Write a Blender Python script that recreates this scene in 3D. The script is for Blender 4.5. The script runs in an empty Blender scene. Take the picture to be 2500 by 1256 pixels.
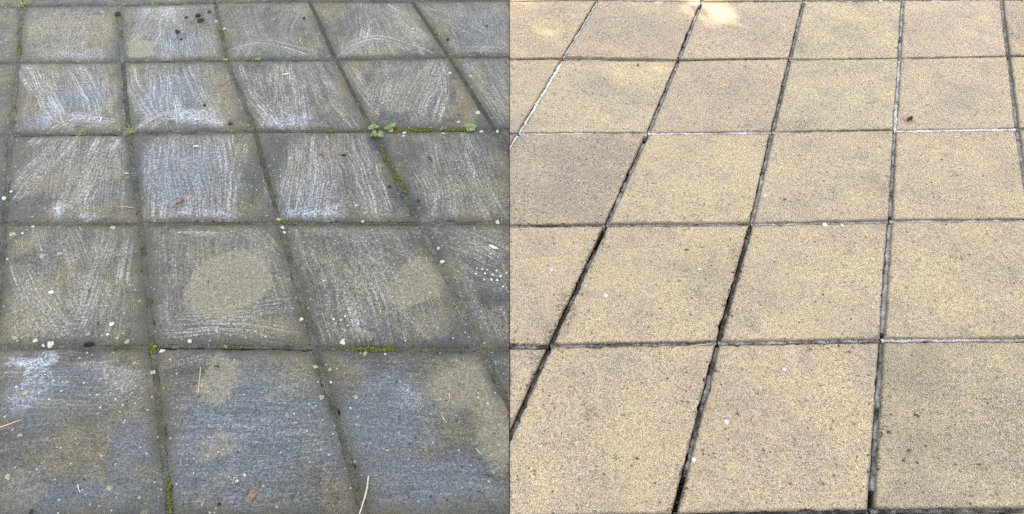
import bpy, bmesh, math, random
import numpy as np
from mathutils import Vector, Matrix

scene = bpy.context.scene
COL = scene.collection
rng = np.random.default_rng(11)
random.seed(11)

# ------------------------------------------------------------------ camera
CAM_H = 1.5                      # metres above the paving
FPX, HOR = 1640.0, 1868.0        # focal length and horizon height, in pixels of a 2500 wide frame
LPX = math.hypot(FPX, HOR)
PITCH = math.atan2(HOR, FPX)
cam = bpy.data.cameras.new('camera')
cam.sensor_width = 36.0
cam.lens = 36.0 * FPX / 2500.0
cam.clip_start = 0.05
cam.clip_end = 500.0
cam_ob = bpy.data.objects.new('camera', cam)
cam_ob.location = (0, 0, CAM_H)
cam_ob.rotation_euler = (math.pi / 2 - PITCH, 0, 0)
COL.objects.link(cam_ob)
scene.camera = cam_ob

# ------------------------------------------------------------------ sky, sun, exposure
SUN_TO = Vector((0.50, -0.40, 0.766)).normalized()      # towards the sun
world = bpy.data.worlds.new('World')
scene.world = world
world.use_nodes = True
wn = world.node_tree
for n in list(wn.nodes):
    wn.nodes.remove(n)
w_out = wn.nodes.new('ShaderNodeOutputWorld')
w_bg = wn.nodes.new('ShaderNodeBackground')
w_hs = wn.nodes.new('ShaderNodeHueSaturation')
w_sky = wn.nodes.new('ShaderNodeTexSky')
w_sky.sky_type = 'NISHITA'
w_sky.sun_disc = False
w_sky.sun_elevation = math.asin(SUN_TO.z)
w_sky.sun_rotation = math.atan2(SUN_TO.x, SUN_TO.y)
w_sky.dust_density = 3.0
w_hs.inputs['Saturation'].default_value = 0.30
w_bg.inputs['Strength'].default_value = 0.15
wn.links.new(w_sky.outputs[0], w_hs.inputs['Color'])
wn.links.new(w_hs.outputs[0], w_bg.inputs['Color'])
wn.links.new(w_bg.outputs[0], w_out.inputs['Surface'])

sun = bpy.data.lights.new('sun', 'SUN')
sun.energy = 2.0
sun.angle = math.radians(0.55)
sun.color = (1.0, 0.86, 0.62)
sun_ob = bpy.data.objects.new('sun', sun)
sun_ob.rotation_euler = (-SUN_TO).to_track_quat('-Z', 'Y').to_euler()
sun_ob.location = SUN_TO * 12
COL.objects.link(sun_ob)

scene.view_settings.view_transform = 'Standard'
scene.view_settings.look = 'None'
scene.view_settings.gamma = 1.0
scene.view_settings.exposure = 2.03
scene.view_settings.use_curve_mapping = False
scene.cycles.use_denoising = False
scene.cycles.max_bounces = 6

# ------------------------------------------------------------------ helpers
def at(px, py):
    """point of the paving plane (metres) seen at a place of the photograph"""
    px = np.asarray(px, float); py = np.asarray(py, float)
    v = py + HOR - 628.0
    x = CAM_H * (px - 1250.0) * LPX / (FPX * v)
    y = CAM_H * (LPX ** 2 - HOR * v) / (FPX * v)
    return np.stack([x, y], -1)

def mpp(py):
    """metres across per pixel at picture height py"""
    return CAM_H * LPX / (FPX * (py + HOR - 628.0))

def _h(ix, iy, seed):
    n = (ix.astype(np.int64) * 374761393 + iy.astype(np.int64) * 668265263 + seed * 2147483647) & 0xFFFFFFFF
    n = ((n ^ (n >> 13)) * 1274126177) & 0xFFFFFFFF
    n = (n ^ (n >> 16)) & 0xFFFFFFFF
    return n / 4294967295.0

def vnoise(x, y, seed=0):
    x = np.asarray(x, float); y = np.asarray(y, float)
    ix = np.floor(x); iy = np.floor(y)
    fx = x - ix; fy = y - iy
    fx = fx * fx * (3 - 2 * fx); fy = fy * fy * (3 - 2 * fy)
    a = _h(ix, iy, seed); b = _h(ix + 1, iy, seed)
    c = _h(ix, iy + 1, seed); d = _h(ix + 1, iy + 1, seed)
    return (a * (1 - fx) + b * fx) * (1 - fy) + (c * (1 - fx) + d * fx) * fy

def fbm(x, y, seed=0, octv=3):
    s = 0; a = 0.5; t = 0
    for k in range(octv):
        s = s + a * vnoise(x * 2 ** k, y * 2 ** k, seed + 17 * k); t += a; a *= 0.5
    return s / t

def sstep(a, b, x):
    t = np.clip((x - a) / (b - a), 0, 1)
    return t * t * (3 - 2 * t)

def link_mesh(name, verts, faces, mat, parent=None, loc=None, smooth=False):
    me = bpy.data.meshes.new(name)
    verts = np.asarray(verts, float)
    if loc is not None:
        verts = verts - np.asarray(loc, float)
    me.from_pydata(verts.tolist(), [], [list(map(int, f)) for f in faces])
    if smooth:
        me.polygons.foreach_set('use_smooth', [True] * len(me.polygons))
    me.update()
    if mat is not None:
        me.materials.append(mat)
    o = bpy.data.objects.new(name, me)
    if loc is not None:
        o.location = loc
    COL.objects.link(o)
    if parent is not None:
        o.parent = parent
        o.matrix_parent_inverse = parent.matrix_world.inverted() if False else Matrix.Translation(-parent.location)
    return o

def tag(o, label=None, cat=None, group=None, kind=None):
    if label: o['label'] = label
    if cat: o['category'] = cat
    if group: o['group'] = group
    if kind: o['kind'] = kind
    return o

def empty(name, loc, label, cat, group=None):
    o = bpy.data.objects.new(name, None)
    o.location = loc
    o.empty_display_size = 0.02
    COL.objects.link(o)
    return tag(o, label, cat, group)

class NT:
    """small node-tree writer"""
    def __init__(self, name):
        self.mat = bpy.data.materials.new(name)
        self.mat.use_nodes = True
        self.t = self.mat.node_tree
        for n in list(self.t.nodes):
            self.t.nodes.remove(n)
        self.out = self.n('ShaderNodeOutputMaterial')
        self.b = self.n('ShaderNodeBsdfPrincipled')
        self.t.links.new(self.b.outputs[0], self.out.inputs[0])
    def n(self, kind, **kw):
        nd = self.t.nodes.new(kind)
        for k, v in kw.items():
            setattr(nd, k, v)
        return nd
    def put(self, sock, val):
        if hasattr(val, 'is_output') or isinstance(val, bpy.types.NodeSocket):
            self.t.links.new(val, sock)
        else:
            try:
                sock.default_value = val
            except Exception:
                sock.default_value = (*val, 1.0)
    def m(self, op, a, b=0.0, c=0.0, clamp=False):
        nd = self.n('ShaderNodeMath', operation=op, use_clamp=clamp)
        self.put(nd.inputs[0], a); self.put(nd.inputs[1], b); self.put(nd.inputs[2], c)
        return nd.outputs[0]
    def add(self, a, b): return self.m('ADD', a, b)
    def mul(self, a, b): return self.m('MULTIPLY', a, b)
    def rng(self, x, a, b, c=0.0, d=1.0, smooth=False):
        nd = self.n('ShaderNodeMapRange')
        nd.interpolation_type = 'SMOOTHSTEP' if smooth else 'LINEAR'
        self.put(nd.inputs[0], x); self.put(nd.inputs[1], a); self.put(nd.inputs[2], b)
        self.put(nd.inputs[3], c); self.put(nd.inputs[4], d)
        return nd.outputs[0]
    def mix(self, f, a, b, blend='MIX'):
        nd = self.n('ShaderNodeMix', data_type='RGBA', blend_type=blend)
        nd.clamp_factor = True
        self.put(nd.inputs[0], f); self.put(nd.inputs[6], a); self.put(nd.inputs[7], b)
        return nd.outputs[2]
    def noise(self, vec, scale, detail=3.0, rough=0.55, dist=0.0, dim='3D'):
        nd = self.n('ShaderNodeTexNoise', noise_dimensions=dim)
        self.put(nd.inputs['Vector'], vec)
        nd.inputs['Scale'].default_value = scale
        nd.inputs['Detail'].default_value = detail
        nd.inputs['Roughness'].default_value = rough
        nd.inputs['Distortion'].default_value = dist
        return nd.outputs[0]
    def voro(self, vec, scale, feature='F1', out=0, rand=1.0):
        nd = self.n('ShaderNodeTexVoronoi', feature=feature)
        self.put(nd.inputs['Vector'], vec)
        nd.inputs['Scale'].default_value = scale
        nd.inputs['Randomness'].default_value = rand
        return nd.outputs[out]
    def attr(self, name, out=1):
        nd = self.n('ShaderNodeAttribute', attribute_name=name)
        return nd.outputs[out]
    def sep(self, v):
        nd = self.n('ShaderNodeSeparateXYZ'); self.put(nd.inputs[0], v)
        return nd.outputs
    def vec(self, x, y, z=0.0):
        nd = self.n('ShaderNodeCombineXYZ')
        self.put(nd.inputs[0], x); self.put(nd.inputs[1], y); self.put(nd.inputs[2], z)
        return nd.outputs[0]
    def pos(self):
        return self.n('ShaderNodeNewGeometry').outputs['Position']
    def vscale(self, v, s):
        nd = self.n('ShaderNodeVectorMath', operation='MULTIPLY')
        self.put(nd.inputs[0], v); nd.inputs[1].default_value = s
        return nd.outputs[0]
    def vshift(self, v, s):
        nd = self.n('ShaderNodeVectorMath', operation='ADD')
        self.put(nd.inputs[0], v); nd.inputs[1].default_value = s
        return nd.outputs[0]
    def bump(self, h, dist, strength=1.0, normal=None):
        nd = self.n('ShaderNodeBump')
        nd.inputs['Strength'].default_value = strength
        nd.inputs['Distance'].default_value = dist
        self.put(nd.inputs['Height'], h)
        if normal is not None:
            self.put(nd.inputs['Normal'], normal)
        return nd.outputs[0]
    def finish(self, color, rough=0.8, normal=None, spec=0.5):
        self.put(self.b.inputs['Base Color'], color)
        self.put(self.b.inputs['Roughness'], rough)
        self.put(self.b.inputs['Specular IOR Level'], spec)
        if normal is not None:
            self.put(self.b.inputs['Normal'], normal)
        return self.mat

# ------------------------------------------------------------------ materials
def mat_grimy():
    g = NT('grimy_concrete')
    P = g.pos()
    big = g.noise(P, 4.5, 4, 0.6)
    big2 = g.noise(g.vshift(P, (7, 5, 0)), 7.0, 5, 0.68)
    mid = g.noise(g.vshift(P, (3, 1, 0)), 24.0, 6, 0.68)
    fine = g.noise(P, 230.0, 3, 0.65)
    grit = g.noise(g.vshift(P, (9, 4, 0)), 470.0, 2, 0.6)
    mg = g.noise(g.vshift(P, (2, 6, 0)), 100.0, 3, 0.65)
    s1 = g.sep(g.attr('stain_a'))     # tan, blue (painted sheen), olive
    s2 = g.sep(g.attr('stain_b'))     # foam, dark, metres to the edge
    jit = g.add(g.mul(g.add(mid, -0.5), 0.75), g.mul(g.add(mg, -0.5), 0.45))
    def stain(x, lo=0.22, hi=0.66):
        # ragged drying edge instead of a soft halo
        return g.mul(g.rng(g.add(x, g.mul(jit, g.rng(x, 0.0, 0.25))), lo, hi), g.rng(x, 0.02, 0.6, 0.35, 1.0))
    tan, blue_sheen, oli, drk = stain(s1[0], 0.16, 0.80), stain(s1[1], 0.10, 1.0), stain(s1[2], 0.10, 1.0), stain(s2[1], 0.10, 0.9)
    # ground tone of the algae film
    c = g.mix(g.rng(big, 0.38, 0.62), (0.068, 0.067, 0.056), (0.132, 0.114, 0.074))
    c = g.mix(g.rng(big2, 0.50, 0.66, 0, 0.9), c, (0.168, 0.140, 0.076))
    c = g.mix(g.rng(big2, 0.47, 0.34, 0, 0.75), c, (0.082, 0.088, 0.086))
    c = g.mix(g.mul(oli, 0.92), c, (0.198, 0.168, 0.094))
    c = g.mix(g.mul(blue_sheen, 0.85), c, (0.108, 0.124, 0.142))  # bluish sky sheen of the wet film, painted into the base colour
    c = g.mix(g.rng(mid, 0.52, 0.66, 0, 0.55), c, (0.062, 0.062, 0.058))
    c = g.mix(g.rng(mid, 0.46, 0.34, 0, 0.40), c, (0.205, 0.195, 0.165))
    c = g.mix(g.mul(tan, 0.74), c, g.mix(g.rng(mid, 0.35, 0.65), (0.262, 0.230, 0.160), (0.325, 0.288, 0.206)))
    # brush strokes: thin scoured lines running along each stroke
    stroke_h = None
    pale = None
    furrow = None
    for k, (nm, sc, wgt) in enumerate((('stroke_a', 180.0, 1.0), ('stroke_b', 200.0, 1.0), ('stroke_c', 165.0, 1.0), ('stroke_d', 190.0, 0.9))):
        st = g.sep(g.attr(nm))
        msk = g.m('MULTIPLY', st[2], wgt)
        wob = g.mul(g.add(g.noise(P, 10.0, 2), -0.5), 0.009)
        v = g.vec(g.add(st[0], wob), g.mul(st[1], 0.022), 0.37 * k)
        ln = g.noise(v, sc, 2, 0.55)
        body = g.rng(g.noise(g.vec(st[0], g.mul(st[1], 0.35), 5.1 + k), 15.0, 4, 0.62), 0.38, 0.62)
        lines = g.mul(g.rng(ln, 0.46, 0.585), msk)
        lines = g.mul(lines, g.rng(g.add(fine, g.mul(g.add(mg, -0.5), 0.8)), 0.38, 0.58, 0.32, 1.0))
        lines = g.mul(lines, g.rng(body, 0, 1, 0.48, 1.0))
        soft = g.mul(g.mul(msk, body), g.rng(mg, 0.35, 0.65, 0.12, 0.36))
        tot = g.m('MAXIMUM', lines, soft)
        pale = tot if pale is None else g.m('MAXIMUM', pale, tot)
        hh = g.mul(ln, st[2])
        stroke_h = hh if stroke_h is None else g.m('MAXIMUM', stroke_h, hh)
        fu = g.mul(g.mul(g.rng(ln, 0.49, 0.40), msk), g.rng(body, 0, 1, 0.4, 1.0))
        furrow = fu if furrow is None else g.m('MAXIMUM', furrow, fu)
    quiet = g.rng(tan, 0.3, 0.9, 1.0, 0.35)
    pale = g.mul(pale, quiet); furrow = g.mul(furrow, quiet)
    c = g.mix(g.mul(furrow, 0.70), c, (0.050, 0.050, 0.050))
    tone = g.mix(blue_sheen, (0.54, 0.52, 0.475), (0.52, 0.555, 0.62))
    tone = g.mix(s2[0], tone, (0.62, 0.66, 0.74))
    c = g.mix(g.mul(pale, 0.95), c, tone)
    c = g.mix(g.mul(drk, 0.75), c, (0.058, 0.058, 0.056))
    # dried foam
    fo = g.mul(s2[0], g.rng(g.noise(P, 85.0, 5, 0.75), 0.44, 0.60))
    c = g.mix(g.mul(fo, 0.80), c, (0.62, 0.66, 0.76))
    # grain
    gf = g.rng(tan, 0.0, 0.9, 1.0, 0.55)
    c = g.mix(gf, c, g.mix(1.0, c, g.mix(g.rng(fine, 0.32, 0.68), (0.48, 0.48, 0.48), (1.56, 1.56, 1.56)), 'MULTIPLY'))
    c = g.mix(1.0, c, g.mix(g.rng(grit, 0.30, 0.70), (0.58, 0.58, 0.58), (1.44, 1.44, 1.44)), 'MULTIPLY')
    c = g.mix(1.0, c, g.mix(g.rng(mg, 0.35, 0.65), (0.76, 0.76, 0.76), (1.24, 1.24, 1.24)), 'MULTIPLY')
    # dirt that the brush left along the edges
    eg = g.rng(g.add(s2[2], g.mul(g.add(mid, -0.5), 0.050)), 0.003, 0.036, 1.0, 0.0, True)
    eg = g.mul(g.mul(eg, g.rng(mg, 0.3, 0.65, 0.60, 0.95)), g.rng(g.noise(g.vshift(P, (11, 3, 0)), 6.5, 2), 0.36, 0.54, 0.35, 1.0))
    c = g.mix(eg, c, g.mix(g.rng(big, 0.4, 0.6), (0.048, 0.055, 0.056), (0.098, 0.084, 0.046)))
    # small lichen flecks, pale and mustard
    d1 = g.voro(P, 62.0); k1 = g.sep(g.voro(P, 62.0, out=1))
    f1 = g.mul(g.rng(g.add(d1, g.mul(fine, 0.10)), 0.13, 0.22, 1, 0), g.m('GREATER_THAN', k1[0], 0.90))
    c = g.mix(g.mul(f1, 0.7), c, (0.46, 0.46, 0.42))
    V2 = g.vshift(P, (4.4, 2.2, 0))
    d2 = g.voro(V2, 24.0); k2 = g.sep(g.voro(V2, 24.0, out=1))
    f2 = g.mul(g.rng(g.add(d2, g.mul(mg, 0.30)), 0.26, 0.40, 1, 0), g.m('GREATER_THAN', k2[0], 0.86))
    c = g.mix(g.mul(f2, 0.5), c, (0.30, 0.275, 0.17))
    V3 = g.vshift(P, (1.4, 7.2, 0))
    d3 = g.voro(V3, 95.0); k3 = g.sep(g.voro(V3, 95.0, out=1))
    f3 = g.mul(g.rng(d3, 0.16, 0.28, 1, 0), g.m('GREATER_THAN', k3[0], 0.915))
    c = g.mix(g.mul(f3, 0.8), c, (0.62, 0.63, 0.60))
    f4 = g.mul(g.rng(d3, 0.16, 0.28, 1, 0), g.m('LESS_THAN', k3[0], 0.05))
    c = g.mix(g.mul(f4, 0.8), c, (0.02, 0.018, 0.015))
    # relief
    h = g.add(g.mul(stroke_h, 0.8), g.add(g.mul(fine, 1.0), g.mul(grit, 0.5)))
    crk = g.noise(g.vscale(P, (0.45, 1.5, 1)), 190.0, 2, 0.5, 0.8)
    h = g.add(h, g.mul(crk, 1.6))
    nrm = g.bump(h, 0.0030, 1.0)
    nrm = g.bump(mid, 0.004, 0.5, nrm)
    ro = g.rng(g.add(mid, g.mul(blue_sheen, -0.12)), 0.3, 0.7, 0.36, 0.66)
    return g.finish(c, ro, nrm, 0.5)

def mat_clean():
    g = NT('clean_buff_concrete')
    P = g.pos()
    tint = g.n('ShaderNodeObjectInfo').outputs['Color']
    big = g.noise(P, 4.5, 4, 0.6)
    mid = g.noise(g.vshift(P, (5, 2, 0)), 20.0, 5, 0.65)
    fine = g.noise(P, 230.0, 2, 0.6)
    grit = g.noise(g.vshift(P, (3, 8, 0)), 430.0, 2, 0.65)
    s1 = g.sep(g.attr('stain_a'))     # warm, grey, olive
    s2 = g.sep(g.attr('stain_b'))     # dark blot, -, metres to the edge
    mg = g.noise(g.vshift(P, (8, 3, 0)), 85.0, 3, 0.65)
    blot = g.noise(g.vshift(P, (1, 9, 0)), 8.0, 5, 0.66)
    c = g.mix(1.0, tint, g.mix(g.rng(big, 0.36, 0.66), (0.88, 0.87, 0.88), (1.09, 1.08, 1.02)), 'MULTIPLY')
    c = g.mix(g.rng(blot, 0.51, 0.68, 0, 0.75), c, (0.67, 0.51, 0.29))
    c = g.mix(g.rng(blot, 0.47, 0.32, 0, 0.75), c, (0.36, 0.30, 0.235))
    c = g.mix(g.mul(s1[0], g.rng(mid, 0.25, 0.65, 0.5, 1.0)), c, (0.74, 0.56, 0.31))  # faint dapples of sunlight painted as a warmer slab colour
    c = g.mix(g.mul(s1[1], g.rng(mid, 0.25, 0.65, 0.5, 1.0)), c, (0.31, 0.26, 0.215))  # grey mottling, with the shade between dapples painted in
    c = g.mix(g.mul(s1[2], g.rng(mid, 0.25, 0.65, 0.4, 1.0)), c, (0.285, 0.25, 0.155))
    c = g.mix(g.rng(mid, 0.52, 0.72, 0, 0.45), c, (0.30, 0.245, 0.19))
    c = g.mix(1.0, c, g.mix(g.rng(mg, 0.36, 0.64), (0.80, 0.79, 0.78), (1.16, 1.16, 1.15)), 'MULTIPLY')
    # exposed aggregate
    gr = g.rng(fine, 0.34, 0.50)
    c = g.mix(g.m('SUBTRACT', 1.0, gr), c, g.mix(0.72, c, (0.12, 0.095, 0.075)))
    c = g.mix(g.rng(grit, 0.56, 0.66), c, (0.88, 0.80, 0.68))
    c = g.mix(g.rng(grit, 0.40, 0.30), c, (0.13, 0.105, 0.09))
    vc = g.sep(g.voro(P, 260.0, out=1))
    c = g.mix(g.mul(g.m('GREATER_THAN', vc[0], 0.88), 0.5), c, (0.62, 0.44, 0.25))
    # dark specks of grit and lichen
    d3 = g.voro(g.vshift(P, (1.4, 7.2, 0)), 75.0); k3 = g.sep(g.voro(g.vshift(P, (1.4, 7.2, 0)), 75.0, out=1))
    f3 = g.mul(g.rng(g.add(d3, g.mul(fine, 0.35)), 0.28, 0.46, 1, 0), g.m('GREATER_THAN', k3[0], 0.87))
    c = g.mix(g.mul(f3, 0.8), c, (0.075, 0.06, 0.045))
    d4 = g.voro(g.vshift(P, (6.4, 1.2, 0)), 34.0); k4 = g.sep(g.voro(g.vshift(P, (6.4, 1.2, 0)), 34.0, out=1))
    f4 = g.mul(g.rng(g.add(d4, g.mul(grit, 0.3)), 0.24, 0.40, 1, 0), g.m('GREATER_THAN', k4[0], 0.84))
    c = g.mix(g.mul(f4, 0.65), c, (0.10, 0.085, 0.06))
    f5 = g.mul(g.rng(d4, 0.07, 0.11, 1, 0), g.m('LESS_THAN', k4[0], 0.035))
    c = g.mix(f5, c, (0.85, 0.84, 0.80))
    bl = g.mul(g.mul(s2[0], 0.8), g.rng(g.noise(P, 120.0, 4, 0.7), 0.48, 0.60))
    c = g.mix(bl, c, (0.045, 0.038, 0.03))
    # thin dark line of dirt hugging the joint
    eg = g.rng(g.add(s2[2], g.mul(g.add(mid, -0.5), 0.016)), 0.000, 0.007, 1.0, 0.0, True)
    c = g.mix(g.mul(eg, 0.65), c, (0.09, 0.075, 0.055))
    h = g.add(g.mul(fine, 1.0), g.mul(grit, 0.6))
    h = g.add(g.add(h, g.mul(mg, 0.7)), g.mul(f3, -0.6))
    nrm = g.bump(h, 0.0036, 1.0)
    return g.finish(c, 0.85, nrm, 0.25)

def mat_mortar(name, light, dark, mossy):
    g = NT(name)
    P = g.pos()
    lev = g.sep(g.n('ShaderNodeObjectInfo').outputs['Color'])
    a = g.noise(P, 14.0, 4, 0.6)
    f = g.noise(P, 210.0, 3, 0.7)
    w = g.rng(g.add(g.add(lev[0], g.mul(g.add(a, -0.5), 1.3)), g.mul(g.add(g.noise(P, 70.0, 4, 0.7), -0.5), 0.9)), 0.35, 1.05)
    c = g.mix(w, dark, light)
    c = g.mix(1.0, c, g.mix(g.rng(f, 0.3, 0.7), (0.5, 0.5, 0.5), (1.35, 1.35, 1.35)), 'MULTIPLY')
    if mossy:
        gm = g.mul(lev[1], g.rng(g.noise(g.vshift(P, (2, 2, 0)), 60.0, 4, 0.7), 0.44, 0.58))
        c = g.mix(gm, c, (0.085, 0.10, 0.022))
        gd = g.rng(g.noise(g.vshift(P, (7, 2, 0)), 260.0, 3, 0.7), 0.44, 0.56, 0, 0.75)
        c = g.mix(gd, c, (0.035, 0.033, 0.028))
    nrm = g.bump(f, 0.0025, 1.0)
    return g.finish(c, 0.8, nrm, 0.3)

def mat_simple(name, c1, c2, scale=80.0, rough=0.7, bump=0.001, spec=0.4):
    g = NT(name)
    P = g.pos()
    n = g.noise(P, scale, 4, 0.6)
    c = g.mix(g.rng(n, 0.3, 0.7), c1, c2)
    return g.finish(c, rough, g.bump(n, bump, 0.8), spec)

M_GRIMY = mat_grimy()
M_CLEAN = mat_clean()
M_MORT_L = mat_mortar('weathered_mortar', (0.30, 0.285, 0.24), (0.060, 0.060, 0.050), True)
M_MORT_R = mat_mortar('clean_mortar', (0.86, 0.84, 0.82), (0.075, 0.068, 0.058), False)
M_BED = mat_simple('bedding_sand', (0.018, 0.016, 0.013), (0.05, 0.042, 0.033), 60.0, 0.95, 0.004)
M_LAWN = mat_simple('lawn_grass', (0.035, 0.06, 0.015), (0.09, 0.12, 0.035), 9.0, 0.9, 0.02)
M_MOSS = mat_simple('moss_green', (0.045, 0.06, 0.008), (0.21, 0.20, 0.025), 150.0, 0.9, 0.002)
M_LEAF = mat_simple('weed_leaf', (0.11, 0.19, 0.05), (0.25, 0.36, 0.13), 70.0, 0.5, 0.001)
M_BLADE = mat_simple('grass_blade', (0.12, 0.20, 0.035), (0.30, 0.38, 0.10), 60.0, 0.5, 0.0005)
M_STRAW = mat_simple('dry_straw', (0.48, 0.36, 0.20), (0.70, 0.58, 0.38), 120.0, 0.7, 0.0005)
M_PALESTEM = mat_simple('bleached_stem', (0.52, 0.46, 0.38), (0.72, 0.68, 0.60), 120.0, 0.7, 0.0005)
M_BROWN = mat_simple('brown_leaf', (0.20, 0.10, 0.045), (0.42, 0.26, 0.14), 120.0, 0.7, 0.001)
M_WOOD = mat_simple('wood_chip', (0.13, 0.085, 0.055), (0.36, 0.25, 0.17), 160.0, 0.8, 0.002)
M_DARK = mat_simple('dark_leaf', (0.012, 0.009, 0.008), (0.035, 0.022, 0.016), 160.0, 0.7, 0.001)
M_SOIL = mat_simple('soil_crumb', (0.012, 0.010, 0.008), (0.055, 0.042, 0.030), 300.0, 0.95, 0.002)
M_SPOT = mat_simple('dark_lichen', (0.035, 0.028, 0.020), (0.15, 0.12, 0.085), 260.0, 0.95, 0.001)
M_LICHEN = mat_simple('pale_lichen', (0.40, 0.42, 0.36), (0.60, 0.62, 0.57), 160.0, 0.8, 0.002)
M_LICHEN_Y = mat_simple('mustard_lichen', (0.27, 0.25, 0.15), (0.42, 0.40, 0.26), 160.0, 0.8, 0.002)
M_WHITE = mat_simple('white_speck', (0.58, 0.58, 0.56), (0.80, 0.80, 0.78), 200.0, 0.7, 0.001)
M_BARK = mat_simple('tree_bark', (0.05, 0.04, 0.03), (0.16, 0.13, 0.10), 22.0, 0.9, 0.02)
M_CROWN = mat_simple('tree_leaf', (0.03, 0.06, 0.012), (0.09, 0.13, 0.03), 6.0, 0.6, 0.001)

# ------------------------------------------------------------------ the two paving lattices
LEFT = {  # (column, row): place in the photograph
 (0,0):(53,15),(1,0):(288,13),(2,0):(524,6),(3,0):(755,3),(4,0):(1006,2),
 (0,1):(43,153),(1,1):(299,151),(2,1):(555,147),(3,1):(820,145),(4,1):(1097,139),
 (0,2):(25,329),(1,2):(314,325),(2,2):(622,320),(3,2):(908,318),(4,2):(1209,316),
 (0,3):(10,545),(1,3):(343,545),(2,3):(681,543),(3,3):(1023,545),
 (1,4):(371,845),(2,4):(769,849),(3,4):(1176,853)}
RIGHT = {
 (0,0):(1459,1),(1,0):(1712,5),(2,0):(1962,3),(3,0):(2204,2),(4,0):(2445,0),
 (0,1):(1374,143),(1,1):(1656,147),(2,1):(1928,145),(3,1):(2196,143),(4,1):(2462,138),
 (0,2):(1265,326),(1,2):(1581,326),(2,2):(1885,323),(3,2):(2184,319),(4,2):(2484,315),
 (1,3):(1480,549),(2,3):(1834,547),(3,3):(2173,540),
 (1,4):(1342,845),(2,4):(1753,837),(3,4):(2153,831),
 (2,5):(1645,1259),(3,5):(2126,1249)}

def lattice(meas):
    A = np.array([[1, i, j] for (i, j) in meas]); B = np.array([at(*p) for p in meas.values()])
    S, *_ = np.linalg.lstsq(A, B, rcond=None)
    res = {k: B[n] - A[n] @ S for n, k in enumerate(meas)}
    def pt(i, j):
        base = np.array([1, i, j]) @ S
        if (i, j) in res:
            return base + res[(i, j)]
        # nearest measured node shares its small offset
        k = min(res, key=lambda q: (q[0] - i) ** 2 + (q[1] - j) ** 2)
        d = math.hypot(k[0] - i, k[1] - j)
        return base + res[k] * max(0.0, 1.0 - 0.25 * d)
    return pt
LP, RP = lattice(LEFT), lattice(RIGHT)
SEAM_A, SEAM_B = at(1244, -2500 / 5), at(1244, 2400)      # straight line where the two halves meet
SEAM_D = (SEAM_A - SEAM_B) / np.linalg.norm(SEAM_A - SEAM_B)
SEAM_N = np.array([SEAM_D[1], -SEAM_D[0]])                  # points to the clean side (+x)

# ------------------------------------------------------------------ stains, painted sun dapples and sky sheen, brush strokes (metres, on the paving)
def poly_coords(xy, pts):
    """across and along coordinates of points relative to a polyline"""
    best = np.full(len(xy), 1e9); S = np.zeros(len(xy)); T = np.zeros(len(xy)); run = 0.0
    L = sum(np.linalg.norm(pts[k + 1] - pts[k]) for k in range(len(pts) - 1))
    for k in range(len(pts) - 1):
        a, b = pts[k], pts[k + 1]
        d = b - a; l = np.linalg.norm(d); d = d / l
        t = (xy - a) @ d
        lo = -9.0 if k == 0 else 0.0
        hi = 9.0 if k == len(pts) - 2 else l
        tc = np.clip(t, lo, hi)
        s = (xy - a) @ np.array([d[1], -d[0]])
        dist = np.hypot(s, t - tc)
        m = dist < best
        best[m] = dist[m]; S[m] = (np.sign(s) * dist)[m]; T[m] = (run + tc)[m]
        run += l
    return S, T, L

def smooth_line(pts):
    pts = [np.array(p, float) for p in pts]
    for _ in range(2):
        if len(pts) < 3: break
        q = [pts[0]]
        for k in range(len(pts) - 1):
            q += [pts[k] * .75 + pts[k + 1] * .25, pts[k] * .25 + pts[k + 1] * .75]
        q.append(pts[-1]); pts = q
    return pts

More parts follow.
